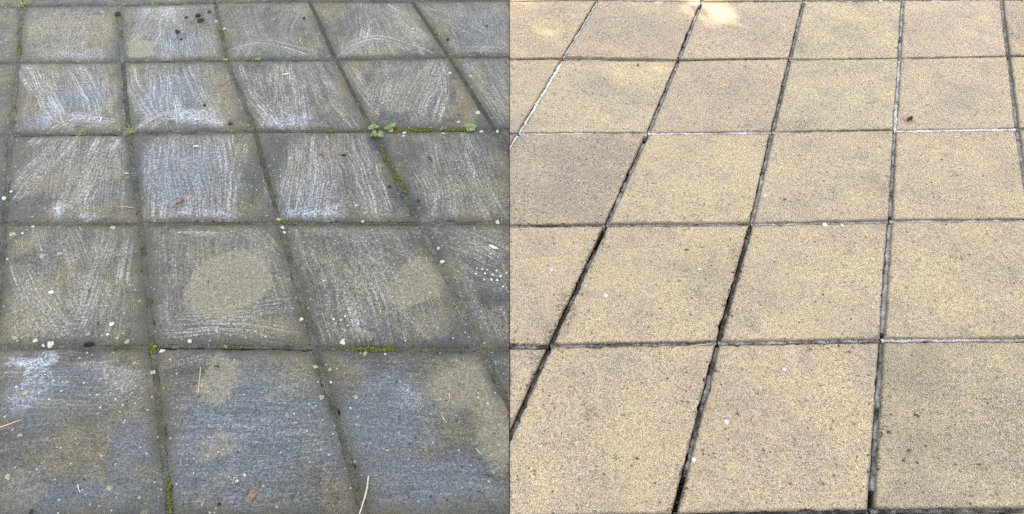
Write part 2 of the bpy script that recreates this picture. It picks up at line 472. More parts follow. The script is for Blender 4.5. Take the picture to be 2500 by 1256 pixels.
# layer, pixel polyline, pixel width, strength
STROKES = [
 # far row
 (0,[(200,25),(170,130)],70,.55),(1,[(95,40),(130,140)],70,.40),(2,[(80,128),(150,132),(230,146)],26,.6),(1,[(250,60),(225,140)],50,.3),
 (0,[(395,14),(345,110)],90,.75),(1,[(420,50),(430,140)],90,.75),(2,[(480,80),(500,140)],60,.4),
 (0,[(720,15),(668,112)],80,.6),(1,[(600,20),(640,110)],80,.5),(2,[(575,118),(630,104),(700,112),(770,138)],26,.95),(0,[(600,112),(585,146)],70,.7),(1,[(700,118),(700,146)],90,.6),
 (0,[(885,8),(888,100)],62,.95),(1,[(945,15),(1035,105)],60,.7),(2,[(835,132),(880,97),(930,90),(1030,125)],28,1.0),(0,[(820,80),(850,130)],50,.5),(2,[(830,142),(880,112),(860,145)],18,.5),
 (0,[(1065,15),(1150,70),(1240,125)],80,.5),(1,[(1190,10),(1205,115)],45,.65),(2,[(1150,112),(1240,122)],26,.6),
 # second row
 (0,[(62,160),(100,230),(150,312)],60,1.0),(1,[(100,170),(120,240),(140,300)],70,.6),(2,[(180,165),(215,230),(240,285)],60,.95),(1,[(240,180),(255,280)],45,.7),(2,[(95,338),(140,300),(190,286),(285,300)],36,1.0),
 (0,[(312,165),(335,230),(372,296)],52,1.0),(1,[(400,158),(405,290)],100,.9),(2,[(455,160),(480,220),(520,290)],50,.75),(2,[(350,312),(400,282),(470,280),(520,290)],36,1.0),
 (0,[(572,162),(610,235),(672,312)],56,1.0),(1,[(700,155),(715,310)],110,.75),(2,[(775,185),(800,245),(850,312)],60,.7),(2,[(640,308),(700,300),(770,312)],26,.6),
 (0,[(980,155),(940,215),(925,270)],110,.75),(1,[(1060,165),(1030,230),(1000,292)],90,.95),(2,[(1082,165),(1092,220),(1070,290)],34,.9),(0,[(850,160),(900,240),(960,310)],50,.7),
 (0,[(1140,165),(1180,230),(1230,300)],70,.6),(1,[(1200,150),(1240,260)],60,.5),
 # third row
 (0,[(170,320),(110,390),(50,470)],90,.9),(1,[(265,335),(225,420),(170,530)],95,.95),(2,[(165,335),(158,430)],44,.6),(2,[(250,440),(180,500),(145,538)],40,.9),(0,[(295,345),(285,500)],40,.55),
 (0,[(400,338),(395,530)],100,.7),(1,[(470,335),(490,530)],110,.6),(2,[(548,340),(560,440),(550,525)],52,1.0),(1,[(600,345),(575,430)],40,.8),
 (0,[(740,335),(742,430),(715,535)],100,.85),(1,[(790,345),(800,440),(780,535)],80,.8),(2,[(870,345),(905,430),(930,535)],80,.95),(0,[(660,400),(700,530)],60,.75),
 (0,[(1060,345),(1075,430),(1080,520)],70,.7),(1,[(1130,350),(1150,440),(1200,530)],90,.7),(2,[(1000,345),(1060,530)],50,.45),
 # fourth row
 (0,[(160,560),(195,650),(215,700)],60,.6),(1,[(255,590),(225,680),(190,790)],70,.75),(2,[(310,600),(300,690)],36,.9),(0,[(60,660),(95,740),(150,815)],70,.8),(1,[(110,560),(140,650)],70,.4),(2,[(160,720),(200,815)],60,.6),(0,[(285,690),(265,800)],70,.5),
 (0,[(400,555),(420,680),(430,790)],80,.45),(1,[(430,770),(540,762),(690,745)],46,.9),(2,[(420,810),(560,800),(720,815)],50,.7),(1,[(470,560),(600,565),(670,640)],60,.6),
 (0,[(760,560),(790,680),(840,830)],110,.8),(1,[(880,570),(920,700),(960,835)],110,.75),(2,[(720,560),(850,570),(980,640)],60,.6),(2,[(1000,760),(1070,835)],60,.4),
 (0,[(1050,555),(1130,590),(1240,640)],70,.75),(1,[(1100,640),(1240,720)],70,.45),(2,[(1120,560),(1240,590)],40,.6),
 # broad first scrub of each slab
 (3,[(170,20),(160,145)],250,.30),(3,[(420,15),(425,142)],250,.36),(3,[(660,15),(690,142)],250,.34),(3,[(900,12),(950,138)],230,.5),(3,[(1150,10),(1200,135)],200,.42),
 (3,[(165,160),(175,315)],250,.40),(3,[(430,158),(450,312)],240,.42),(3,[(690,155),(750,312)],250,.40),(3,[(980,152),(1030,308)],200,.45),(3,[(1180,150),(1260,300)],130,.45),
 (3,[(190,335),(170,535)],260,.50),(3,[(460,335),(490,535)],240,.55),(3,[(770,330),(830,535)],270,.55),(3,[(1080,330),(1150,535)],240,.50),
 (3,[(180,560),(180,830)],290,.42),(3,[(520,560),(560,830)],330,.40),(3,[(850,560),(950,835)],330,.50),(3,[(1120,560),(1240,830)],220,.40),
 (3,[(-40,1040),(180,1030),(400,1060)],330,.16),(3,[(400,1060),(600,1050),(860,1070)],360,.2),(3,[(830,1050),(1000,1040),(1244,1080)],360,.2),(3,[(1180,900),(1300,960)],120,.3),
 # near row
 (0,[(20,872),(110,872),(210,880)],44,0.68),(1,[(0,900),(120,905),(260,900)],60,0.42),(2,[(0,960),(150,985),(300,970)],90,0.26),(0,[(0,1060),(180,1050),(360,1080)],110,0.21),(1,[(0,1170),(200,1150),(390,1190)],110,0.17),
 (0,[(400,900),(440,880),(520,870)],50,0.31),(1,[(410,980),(560,965),(780,985)],70,0.31),(2,[(420,1050),(600,1030),(800,1050)],80,0.31),(0,[(440,1120),(620,1130),(830,1110)],90,0.23),(1,[(450,1220),(650,1215),(860,1225)],80,0.21),
 (0,[(820,890),(950,890),(1080,900)],60,0.29),(1,[(860,960),(990,970),(1090,985)],80,0.31),(2,[(990,920),(1040,1010),(1100,1090)],60,0.26),(0,[(880,1060),(1040,1050),(1180,1080)],90,0.21),(1,[(920,1180),(1080,1170),(1240,1190)],110,0.18),
 (2,[(1080,890),(1240,930)],60,0.18),(0,[(1100,960),(1240,1020)],70,0.16),
]
# kind, centre, radii (px), strength, softness 0..1
BLOBS = [
 ('olive',(180,690),(150,110),.75,1.),('olive',(560,620),(150,50),.6,1.),('olive',(880,690),(140,110),.6,1.),('olive',(170,120),(110,40),.6,1.),('olive',(700,480),(90,60),.4,1.),('dark',(380,700),(40,120),.55,.9),('olive',(120,60),(80,50),.7,.9),('olive',(240,70),(60,60),.9,.8),('tan',(335,122),(48,26),.85,.3),('olive',(500,100),(60,50),.6,.9),('olive',(760,40),(60,30),.9,.7),
 ('olive',(1010,60),(70,60),.8,.8),('olive',(930,130),(60,20),.7,.7),('dark',(660,50),(120,50),.6,.9),('dark',(860,60),(50,60),.6,.9),('blue',(1170,60),(90,60),.55,.9),('blue',(430,100),(80,50),.7,.9),
 ('foam',(400,30),(70,30),.5,.9),('foam',(200,140),(90,16),.3,.9),
 ('olive',(280,230),(28,85),.9,.6),('olive',(565,250),(40,80),.9,.7),('olive',(850,200),(40,60),.9,.8),('olive',(1140,240),(55,80),1.,.6),('tan',(1000,225),(90,55),.45,.8),('dark',(970,285),(50,25),.9,.8),
 ('blue',(190,240),(70,60),.8,.9),('blue',(430,230),(100,70),.8,.9),('foam',(110,300),(60,20),.5,.9),('foam',(480,286),(75,22),.8,.7),('foam',(690,306),(60,16),.55,.7),('foam',(230,290),(60,14),.7,.8),('tan',(900,170),(60,20),.4,.9),
 ('dark',(70,500),(70,50),.8,.8),('olive',(50,520),(40,20),.9,.7),('olive',(250,510),(60,30),.7,.8),('blue',(450,430),(150,100),.75,.9),('foam',(420,400),(110,80),.15,.9),('foam',(150,520),(20,30),.95,.5),('foam',(230,535),(30,10),.8,.6),
 ('foam',(480,530),(130,14),.6,.8),('dark',(680,380),(40,70),.9,.8),('dark',(630,470),(26,60),.7,.8),('dark',(880,360),(60,50),.6,.9),('foam',(760,530),(70,16),.8,.7),('blue',(760,480),(80,60),.6,.9),('olive',(1190,470),(60,60),.5,.9),('olive',(1160,530),(80,16),.9,.7),('olive',(830,370),(60,40),.5,.9),
 ('dark',(1010,380),(50,50),.7,.9),
 ('tan',(70,720),(60,70),.55,.8),('olive',(50,790),(60,50),.9,.8),('olive',(60,600),(50,50),.8,.8),('dark',(230,640),(70,50),.5,.9),('tan',(560,690),(102,86),1.0,.18),('tan',(500,730),(70,50),.5,.9),('olive',(640,800),(110,40),.8,.8),('dark',(410,640),(40,60),.4,.9),
 ('dark',(800,600),(100,45),.6,.9),('dark',(760,700),(50,90),.6,.9),('tan',(1020,695),(70,52),.72,.4),('olive',(1060,690),(60,60),.8,.5),('tan',(1070,790),(80,46),.5,.9),('dark',(950,770),(30,50),.5,.9),('dark',(1060,610),(60,36),.8,.9),('dark',(1190,740),(60,36),.9,.8),('tan',(1190,810),(60,30),.35,.9),('olive',(860,830),(70,14),.6,.7),
 ('blue',(120,950),(160,90),.7,.9),('blue',(330,1080),(60,110),.8,.9),('blue',(200,1200),(200,60),.8,.9),('foam',(80,878),(70,14),1.0,.5),('foam',(90,895),(34,12),1.0,.4),('foam',(70,950),(60,50),.55,.8),('foam',(270,930),(90,60),.25,.9),('dark',(180,880),(60,20),.8,.8),('tan',(270,920),(60,40),.55,.7),('tan',(340,905),(40,26),.35,.8),('tan',(60,1190),(60,40),.4,.8),
 ('blue',(600,1060),(230,220),1.,.7),('tan',(530,925),(60,48),.72,.35),('olive',(680,900),(110,60),.95,.6),('tan',(690,920),(70,40),.35,.9),('tan',(465,1060),(40,26),.35,.6),('tan',(520,1100),(50,70),.55,.5),('tan',(540,1180),(46,50),.32,.7),('olive',(540,1190),(50,36),.5,.6),
 ('blue',(940,1010),(150,160),1.,.7),('blue',(1050,1190),(190,90),1.,.8),('tan',(1150,930),(100,76),.72,.5),('tan',(1220,1020),(72,112),.75,.5),('olive',(1130,870),(90,20),.7,.8),('tan',(1210,1200),(60,60),.35,.8),('dark',(870,890),(60,30),.7,.8),('foam',(1000,940),(40,50),.3,.9),('tan',(790,1090),(30,60),.35,.9),
]
BLOBS_R = [
 ('sun_warm',(1275,15),(60,26),.55,.9),('sun_warm',(1560,172),(95,24),.75,.9),('sun_warm',(1590,30),(90,24),.35,.9),('sun_warm',(1790,400),(60,70),.55,.9),('sun_warm',(1330,70),(60,30),.4,.9),
 ('grey',(1520,60),(110,50),.55,.9),('grey',(1480,215),(100,35),.55,.9),('grey',(1380,430),(150,80),.75,.9),('grey',(1840,70),(70,50),.35,.9),('grey',(1780,220),(90,60),.35,.9),('grey',(2330,235),(90,40),.5,.9),('grey',(2260,70),(70,40),.3,.9),
 ('olive',(2150,455),(40,40),.8,.8),('olive',(2060,75),(50,25),.5,.9),('olive',(2000,120),(60,20),.5,.9),('olive',(1940,300),(60,25),.6,.9),('grey',(2480,60),(30,50),.6,.9),('olive',(1720,690),(70,80),.45,.9),('grey',(1470,900),(120,50),.30,.9),('olive',(2240,930),(100,70),.65,.9),('olive',(2260,1060),(90,90),.5,.9),('grey',(1980,1130),(80,80),.35,.9),('sun_warm',(2050,960),(70,120),.55,.9),('sun_warm',(2010,1080),(50,60),.4,.9),('sun_warm',(1960,660),(80,60),.25,.9),('grey',(1310,590),(60,50),.3,.9),('sun_warm',(1700,1060),(40,80),.3,.9),
 ('grey',(1290,300),(40,40),.3,.9),('olive',(2460,400),(30,60),.3,.9),
 # black lichen and dirt hugging the joints
 ('blot',(1380,760),(26,60),.9,.8),('blot',(1350,820),(20,30),1.,.7),('blot',(1440,640),(14,50),.7,.8),('blot',(1800,640),(14,60),.8,.8),('blot',(1775,760),(14,50),.8,.8),('blot',(2150,1020),(10,22),1.,.6),('blot',(2155,1060),(16,16),.9,.7),('blot',(2150,1040),(12,12),1.,.5),('blot',(1660,1180),(14,40),1.,.7),('blot',(1440,1010),(20,14),.8,.7),('blot',(2460,70),(14,50),.7,.8),('blot',(1950,80),(12,50),.6,.8),('blot',(1985,130),(30,8),.5,.8),('blot',(2235,1015),(10,10),1.,.6),('blot',(2220,1110),(14,10),.8,.6),('blot',(2390,1135),(8,8),1.,.5),('blot',(1960,840),(60,6),.7,.7),('blot',(1370,850),(40,8),.8,.7),('blot',(1260,835),(30,10),.7,.8),('blot',(2200,70),(8,50),.5,.8),('blot',(1760,800),(10,24),.8,.8),
]

def blob_field(xy, blobs, kinds):
    out = {k: np.zeros(len(xy)) for k in kinds}
    w = np.stack([fbm(xy[:, 0] * 9, xy[:, 1] * 9, 3), fbm(xy[:, 0] * 9, xy[:, 1] * 9, 40)], -1) - 0.5
    w2 = np.stack([fbm(xy[:, 0] * 40, xy[:, 1] * 40, 5), fbm(xy[:, 0] * 40, xy[:, 1] * 40, 44)], -1) - 0.5
    q1 = xy + w * 0.018 + w2 * 0.015
    q2 = xy + w * 0.13 + w2 * 0.035
    for kind, (cx, cy), (rx, ry), st, so in blobs:
        if kind not in out: continue
        q = q1 if (so < .25 or (kind == 'blot')) else q2
        c = at(cx, cy)
        mx = mpp(cy) * rx
        my = abs(at(cx, cy - ry)[1] - at(cx, cy + ry)[1]) / 2
        d = np.hypot((q[:, 0] - c[0]) / mx, (q[:, 1] - c[1]) / my)
        f = st * (1 - sstep(1 - 0.75 * so, 1 + 0.35 * so, d))
        out[kind] = np.maximum(out[kind], f)
    return out

def stroke_field(xy):
    out = np.zeros((4, len(xy), 3))
    w = np.stack([fbm(xy[:, 0] * 5, xy[:, 1] * 5, 81), fbm(xy[:, 0] * 5, xy[:, 1] * 5, 92)], -1) - 0.5
    q = xy + w * 0.035
    rag = fbm(xy[:, 0] * 22, xy[:, 1] * 22, 23)
    for k, (lay, pts, wid, st) in enumerate(STROKES):
        P = smooth_line([at(*p) for p in pts])
        cy = np.mean([p[1] for p in pts])
        a = np.array(pts[0], float); b = np.array(pts[-1], float)
        g0, g1 = at(*a), at(*b)
        vert = abs(g1[1] - g0[1]) > abs(g1[0] - g0[0])
        half = 0.5 * wid * (mpp(cy) if vert else mpp(cy) * LPX / (cy + HOR - 628) )
        PP = np.array(P); pad = half * 1.4 + .08
        if (PP[:, 0].max() + pad < xy[:, 0].min() or PP[:, 0].min() - pad > xy[:, 0].max() or
                PP[:, 1].max() + pad < xy[:, 1].min() or PP[:, 1].min() - pad > xy[:, 1].max()):
            continue
        S, T, L = poly_coords(q, P)
        m = 1 - sstep(0.62, 1.12, np.abs(S) / half + (rag - 0.5) * 0.5)
        fade = 0.07
        bris = (vnoise(S * 70, S * 0 + k, k) - .5) * .10 + (rag - .5) * .06
        T0 = T; T = T + bris
        m = m * sstep(-0.06, fade - .03, T) * (1 - sstep(L - fade + .03, L + 0.06, T))
        T = T0
        m = m * st
        better = m > out[lay, :, 2]
        out[lay, better, 0] = S[better] + 1.7 * k
        out[lay, better, 1] = T[better] + 0.9 * k
        out[lay, better, 2] = m[better]
    return out

# ------------------------------------------------------------------ slabs
def edge_dist(xy, quad):
    d = np.full(len(xy), 9.0)
    for k in range(4):
        a, b = quad[k], quad[(k + 1) % 4]
        t = b - a; n = np.array([-t[1], t[0]]) / np.linalg.norm(t)
        d = np.minimum(d, np.abs((xy - a) @ n))
    return d

def inset(quad, w):
    c = quad.mean(0); out = []
    for k in range(4):
        p, a, b = quad[k], quad[k - 1], quad[(k + 1) % 4]
        e1 = (a - p) / np.linalg.norm(a - p); e2 = (b - p) / np.linalg.norm(b - p)
        s = abs(e1[0] * e2[1] - e1[1] * e2[0])
        out.append(p + (e1 + e2) * w / s)
    return np.array(out)

def make_slab(quad, parent, mat, side, seed, res, tilt=(0, 0, 0)):
    """one slab with worn arrises; quad is p00, p10, p11, p01"""
    ext = np.linalg.norm(quad[1] - quad[0])
    edge = np.array([0, .0012, .004, .009, .016, .024]) if side < 0 else np.array([0, .001, .0025, .005])
    e = edge / ext
    us = np.concatenate([e, np.linspace(e[-1], 1 - e[-1], res + 2)[1:-1], (1 - e)[::-1]])
    n = len(us)
    U, V = np.meshgrid(us, us, indexing='ij')
    U = U.ravel()[:, None]; V = V.ravel()[:, None]
    xy = (1 - U) * (1 - V) * quad[0] + U * (1 - V) * quad[1] + U * V * quad[2] + (1 - U) * V * quad[3]
    ed = edge_dist(xy, quad)
    c = quad.mean(0)
    # uneven cast edges
    wob = (fbm(xy[:, 0] * 28, xy[:, 1] * 28, seed) - 0.5)
    out = (xy - c) / np.linalg.norm(xy - c, axis=1)[:, None]
    chip = np.maximum(0, vnoise(xy[:, 0] * 60, xy[:, 1] * 60, seed + 5) - 0.70) * 0.026
    xy = xy + out * ((wob * 0.004 - chip) * (1 - sstep(0, .012, ed)))[:, None]
    if side < 0:
        z = -0.0042 * (1 - np.clip(ed / 0.022, 0, 1)) ** 1.7 - 0.001 * (1 - np.clip(ed / .004, 0, 1)) ** 2
    else:
        z = -0.0030 * (1 - np.clip(ed / .005, 0, 1)) ** 2
    z = z + (fbm(xy[:, 0] * 6, xy[:, 1] * 6, seed + 9) - 0.5) * 0.002
    z = z + tilt[0] + (xy[:, 0] - c[0]) * tilt[1] + (xy[:, 1] - c[1]) * tilt[2]
    verts = np.column_stack([xy, z])
    idx = np.arange(n * n).reshape(n, n)
    F = np.stack([idx[:-1, :-1], idx[1:, :-1], idx[1:, 1:], idx[:-1, 1:]], -1).reshape(-1, 4).tolist()
    ring = np.concatenate([idx[:, 0], idx[-1, 1:], idx[::-1, -1][1:], idx[0, ::-1][1:-1]])
    low = verts[ring].copy(); low[:, 2] = -0.038
    base = len(verts)
    verts = np.vstack([verts, low])
    m = len(ring)
    for k in range(m):
        a, b = ring[k], ring[(k + 1) % m]
        F.append([b, a, base + k, base + (k + 1) % m])
    F.append(list(range(base + m - 1, base - 1, -1)))
    # which side of the seam
    sd = (verts[:, :2] - SEAM_B) @ SEAM_N * side
    if sd.max() <= 0.004:
        return None
    loc = np.array([c[0], c[1], 0.0])
    o = link_mesh('slab', verts, F, mat, parent, loc, smooth=True)
    if sd.min() < 0.0012:
        bm = bmesh.new(); bm.from_mesh(o.data)
        r = bmesh.ops.bisect_plane(bm, geom=bm.verts[:] + bm.edges[:] + bm.faces[:], dist=1e-6,
             plane_co=Vector((*(SEAM_B + SEAM_N * side * 0.0008), 0)) - Vector(loc), plane_no=Vector((*(SEAM_N * side), 0)), clear_inner=True)
        cut = [g for g in r['geom_cut'] if isinstance(g, bmesh.types.BMEdge)]
        try:
            bmesh.ops.triangle_fill(bm, edges=cut, use_beauty=True)
        except Exception:
            pass
        bm.to_mesh(o.data); bm.free()
    me = o.data
    nv = len(me.vertices)
    if nv == 0:
        bpy.data.objects.remove(o); return None
    co = np.empty(nv * 3); me.vertices.foreach_get('co', co)
    P = co.reshape(-1, 3)[:, :2] + loc[:2]
    ed = edge_dist(P, quad)
    def put(name, arr):
        a = me.attributes.new(name, 'FLOAT_VECTOR', 'POINT')
        a.data.foreach_set('vector', np.ascontiguousarray(arr, dtype=np.float32).ravel())
    if side < 0:
        B = blob_field(P, BLOBS, ('tan', 'blue', 'olive', 'foam', 'dark'))
        S = stroke_field(P)
        put('stain_a', np.column_stack([B['tan'], B['blue'], B['olive']]))
        put('stain_b', np.column_stack([B['foam'], B['dark'], ed]))
        for k, nm in enumerate(('stroke_a', 'stroke_b', 'stroke_c', 'stroke_d')):
            put(nm, S[k])
    else:
        B = blob_field(P, BLOBS_R, ('sun_warm', 'grey', 'olive', 'blot'))
        put('stain_a', np.column_stack([B['sun_warm'], B['grey'], B['olive']]))
        put('stain_b', np.column_stack([B['blot'], 0 * ed, ed]))
    # crisp vertical sides
    nz = np.empty(len(me.polygons) * 3); me.polygons.foreach_get('normal', nz)
    me.polygons.foreach_set('use_smooth', np.abs(nz.reshape(-1, 3)[:, 2]) > 0.5)
    return o

def bed(name, side, label):
    """compacted bedding under one half of the patio"""
    far, near = SEAM_B + SEAM_D * 5.6, SEAM_B - SEAM_D * 0.6
    off = SEAM_N * side * 0.0006
    w = SEAM_N * side * 4.2
    q = [near + off, near + off + w, far + off + w, far + off]
    if side < 0: q = q[::-1]
    n = 4
    v = [(*p, -0.038) for p in q] + [(*p, -0.16) for p in q]
    f = [[0, 1, 2, 3], [7, 6, 5, 4]] + [[(k + 1) % 4, k, 4 + k, 4 + (k + 1) % 4] for k in range(4)]
    o = link_mesh(name, v, f, M_BED)
    tag(o, label, None, None, 'structure')
    return o

grimy = bed('grimy_patio', -1, 'grimy half of the patio with brush-marked grey slabs')
clean = bed('clean_patio', 1, 'washed half of the patio with clean buff slabs')

JOINT_L, JOINT_R = 0.013, 0.0118
in_view = lambda q: any(-260 < p[0] < 2760 and -160 < p[1] < 1420 for p in q)
def to_px(p):
    # inverse of at()
    v = CAM_H * LPX ** 2 / FPX / (p[1] + CAM_H * HOR / FPX)
    return (p[0] * FPX * v / (CAM_H * LPX) + 1250.0, v - HOR + 628.0)

for j in range(-9, 6):
    for i in range(-9, 20):
        q = np.array([LP(i, j + 1), LP(i + 1, j + 1), LP(i + 1, j), LP(i, j)])
        if q[:, 1].min() < -0.3 or q[:, 0].mean() < -4.0 or q[:, 1].mean() > 5.3: continue
        vis = in_view([to_px(p) for p in q])
        r = np.random.default_rng(1000 + 40 * j + i)
        make_slab(inset(q, JOINT_L / 2), grimy, M_GRIMY, -1, 300 + 19 * j + i, 78 if vis else 20,
                  (r.normal(0, .0006), r.normal(0, .002), r.normal(0, .002)))

TINT = {  # (column, row) of the clean half: base colour of the buff concrete
 (-1,0):(.50,.39,.27),(0,0):(.46,.365,.27),(1,0):(.52,.42,.31),(2,0):(.53,.45,.31),(3,0):(.53,.42,.32),(4,0):(.42,.33,.24),
 (-1,1):(.48,.40,.275),(0,1):(.53,.445,.31),(1,1):(.50,.40,.30),(2,1):(.53,.455,.32),(3,1):(.54,.435,.32),(4,1):(.52,.45,.29),
 (0,2):(.395,.325,.25),(1,2):(.56,.46,.315),(2,2):(.535,.445,.315),(3,2):(.56,.45,.32),(4,2):(.5,.41,.30),
 (0,3):(.53,.42,.30),(1,3):(.55,.445,.305),(2,3):(.56,.455,.32),(3,3):(.56,.455,.315),
 (0,4):(.53,.42,.305),(1,4):(.54,.43,.30),(2,4):(.55,.435,.31),(3,4):(.435,.375,.262)}
for j in range(-9, 7):
    for i in range(-16, 14):
        q = np.array([RP(i, j + 1), RP(i + 1, j + 1), RP(i + 1, j), RP(i, j)])
        if q[:, 1].min() < -0.3 or q[:, 0].mean() > 4.0 or q[:, 1].mean() > 5.3: continue
        vis = in_view([to_px(p) for p in q])
        r = np.random.default_rng(5000 + 40 * j + i)
        o = make_slab(inset(q, JOINT_R / 2), clean, M_CLEAN, 1, 700 + 19 * j + i, 40 if vis else 14,
                      (r.normal(0, .0013), r.normal(0, .005), r.normal(0, .005)))
        if o:
            t = TINT.get((i, j), (.52 + .03 * r.normal(), .43 + .02 * r.normal(), .30))
            m0 = (.525, .428, .303)
            t = [m0[q] + (t[q] - m0[q]) * 1.05 for q in range(3)]
            o.color = (t[0] * 1.06, t[1] * 1.035, t[2] * .96, 1)

# ------------------------------------------------------------------ mortar in the joints
def make_joint(a, b, width, side, level, moss, depth, seed, gap=0.0, trim=(0.0, 0.0)):
    """a strip of mortar between two joints of the lattice; gap leaves an open crack along one side"""
    d = b - a; L = np.linalg.norm(d); d = d / L
    nrm = np.array([d[1], -d[0]])
    a2 = a + d * trim[0]; L2 = L - trim[0] - trim[1]
    n = max(6, int(L2 / (0.006 if in_view([to_px(a), to_px(b)]) else 0.05))); ws = np.array([-1, -.96, -.6, 0, .6, .96, 1])
    t = np.linspace(0, L2, n)
    wav = (fbm(t * 18, t * 0 + seed, seed) - .5)
    rag1 = (fbm(t * 60, t * 0 + 3.3, seed + 1) - .5) * 0.010
    rag2 = (fbm(t * 75, t * 0 + 7.7, seed + 2) - .5) * 0.006
    V = []
    for k, tt in enumerate(t):
        lo = -width / 2 + gap + rag1[k] * (1 if gap else .5) - (0.004 if not gap else 0)
        hi = width / 2 + 0.004 + rag2[k] * .3
        for m, w in enumerate(ws):
            s = lo + (hi - lo) * (w + 1) / 2
            z = -depth + (wav[k] * 0.004 + (vnoise(tt * 140, s * 140, seed + 4) - .5) * 0.003) * (.45 if side < 0 else 1) - 0.0012 * w * w
            if m in (0, 6): z = -0.036
            p = a2 + d * tt + nrm * s
            V.append((*p, z))
    m = len(ws)
    F = [[k * m + c, (k + 1) * m + c, (k + 1) * m + c + 1, k * m + c + 1] for k in range(n - 1) for c in range(m - 1)]
    F += [list(range(m))[::-1], list(range((n - 1) * m, n * m))]
    V = np.array(V)
    sd = (V[:, :2] - SEAM_B) @ SEAM_N * side
    if sd.max() <= 0.003: return
    parent, mat = (grimy, M_MORT_L) if side < 0 else (clean, M_MORT_R)
    mid = (a + b) / 2
    loc = np.array([mid[0], mid[1], -depth])
    o = link_mesh('mortar_joint', V, F, mat, parent, loc, smooth=True)
    o.color = (level, moss, 0, 1)
    if sd.min() < 0.001:
        bm = bmesh.new(); bm.from_mesh(o.data)
        bmesh.ops.bisect_plane(bm, geom=bm.verts[:] + bm.edges[:] + bm.faces[:], dist=1e-6,
             plane_co=Vector((*(SEAM_B + SEAM_N * side * 0.0008), 0)) - Vector(loc), plane_no=Vector((*(SEAM_N * side), 0)), clear_inner=True)
        bm.to_mesh(o.data); bm.free()
    return o

MOSSY_V = {(3, 2): 1.0, (2, 2): .7, (1, 3): .5, (1, 4): .6, (2, 4): .3, (1, 0): .4, (0, 2): .5, (0, 3): .5, (2, 3): .4, (3, 3): .2}
MOSSY_H = {(3, 2): .8, (2, 2): .5, (2, 1): .6, (1, 4): .4, (2, 4): .8, (3, 4): .4, (1, 3): .4, (2, 3): .6, (3, 3): .6, (0, 3): .3}
LIGHT_V = {(3, 0): .25, (4, 0): .25, (4, 1): .3, (3, 1): .45, (3, 3): .75, (1, 0): .8, (1, 1): .35, (0, 2): .6, (2, 2): .5}
for j in range(-9, 6):
    for i in range(-9, 20):
        a, b, c = LP(i, j), LP(i, j + 1), LP(i + 1, j)
        if a[1] > 5.2 or a[1] < -0.2 or a[0] < -4.0: continue
        r = np.random.default_rng(9000 + 40 * j + i)
        make_joint(b, a, JOINT_L, -1, LIGHT_V.get((i, j), .60), MOSSY_V.get((i, j), .45), .0042, 100 + 31 * j + i, 0, (.006, .006))
        make_joint(c, a, JOINT_L, -1, .60, MOSSY_H.get((i, j), .45), .0048, 400 + 31 * j + i, 0.0034 if (i, j) in ((1, 4), (0, 2), (2, 2), (2, 1)) else 0, (-.006, -.006))
LEV_V = {(0,0):.95,(0,1):1.0,(0,2):.95,(1,0):.62,(1,1):.55,(1,2):.6,(1,3):.36,(1,4):.38,(2,0):.55,(2,1):.52,(2,2):.55,(2,3):.38,(2,4):.44,
         (3,0):.68,(3,1):.90,(3,2):.62,(3,3):.72,(3,4):.58,(4,0):.62,(4,1):.60,(4,2):.60}
LEV_H = {(-1,1):.5,(0,1):.6,(1,1):.3,(2,1):.6,(3,1):.75,(4,1):.6,(-1,2):.5,(0,2):1.0,(1,2):.9,(2,2):.8,(3,2):1.0,(4,2):.6,
         (0,3):.4,(1,3):.6,(2,3):.7,(3,3):.9,(0,4):.4,(1,4):.6,(2,4):.62,(3,4):.95,(1,5):.3,(2,5):.35,(3,5):.5,(0,0):.8,(1,0):.7,(2,0):.8,(3,0):.9}
OPEN_V = {(1,3):(0.0,.10),(2,4):(.09,0.0),(1,0):(0,.05),(3,2):(.018,0),(3,3):(.02,0.0),(2,3):(0,0),(1,2):(0,.04),(3,4):(.045,0)}   # bare gap at near, far end
for j in range(-9, 7):
    for i in range(-16, 14):
        a, b, c = RP(i, j), RP(i, j + 1), RP(i + 1, j)
        if a[1] > 5.2 or a[1] < -0.2 or c[0] > 4.2: continue
        lv = LEV_V.get((i, j), .55); lh = LEV_H.get((i, j), .55)
        tr = OPEN_V.get((i, j), (0, 0))
        make_joint(b, a, JOINT_R, 1, lv, 0, .010 - .006 * lv, 800 + 31 * j + i, .0028, (.010 + tr[0], .010 + tr[1]))
        make_joint(a + 0, c, JOINT_R, 1, lh, 0, .011 - .006 * lh, 1200 + 31 * j + i, 0, (.002, .002)) if False else make_joint(c, a, JOINT_R, 1, lh, 0, .011 - .006 * lh, 1200 + 31 * j + i, .0036, (.002, .002))

# ------------------------------------------------------------------ lawn round the patio
v = [(-60, -60, -0.12), (60, -60, -0.12), (60, 60, -0.12), (-60, 60, -0.12)]
tag(link_mesh('lawn', v, [[0, 1, 2, 3]], M_LAWN), 'lawn around the patio', None, None, 'structure')

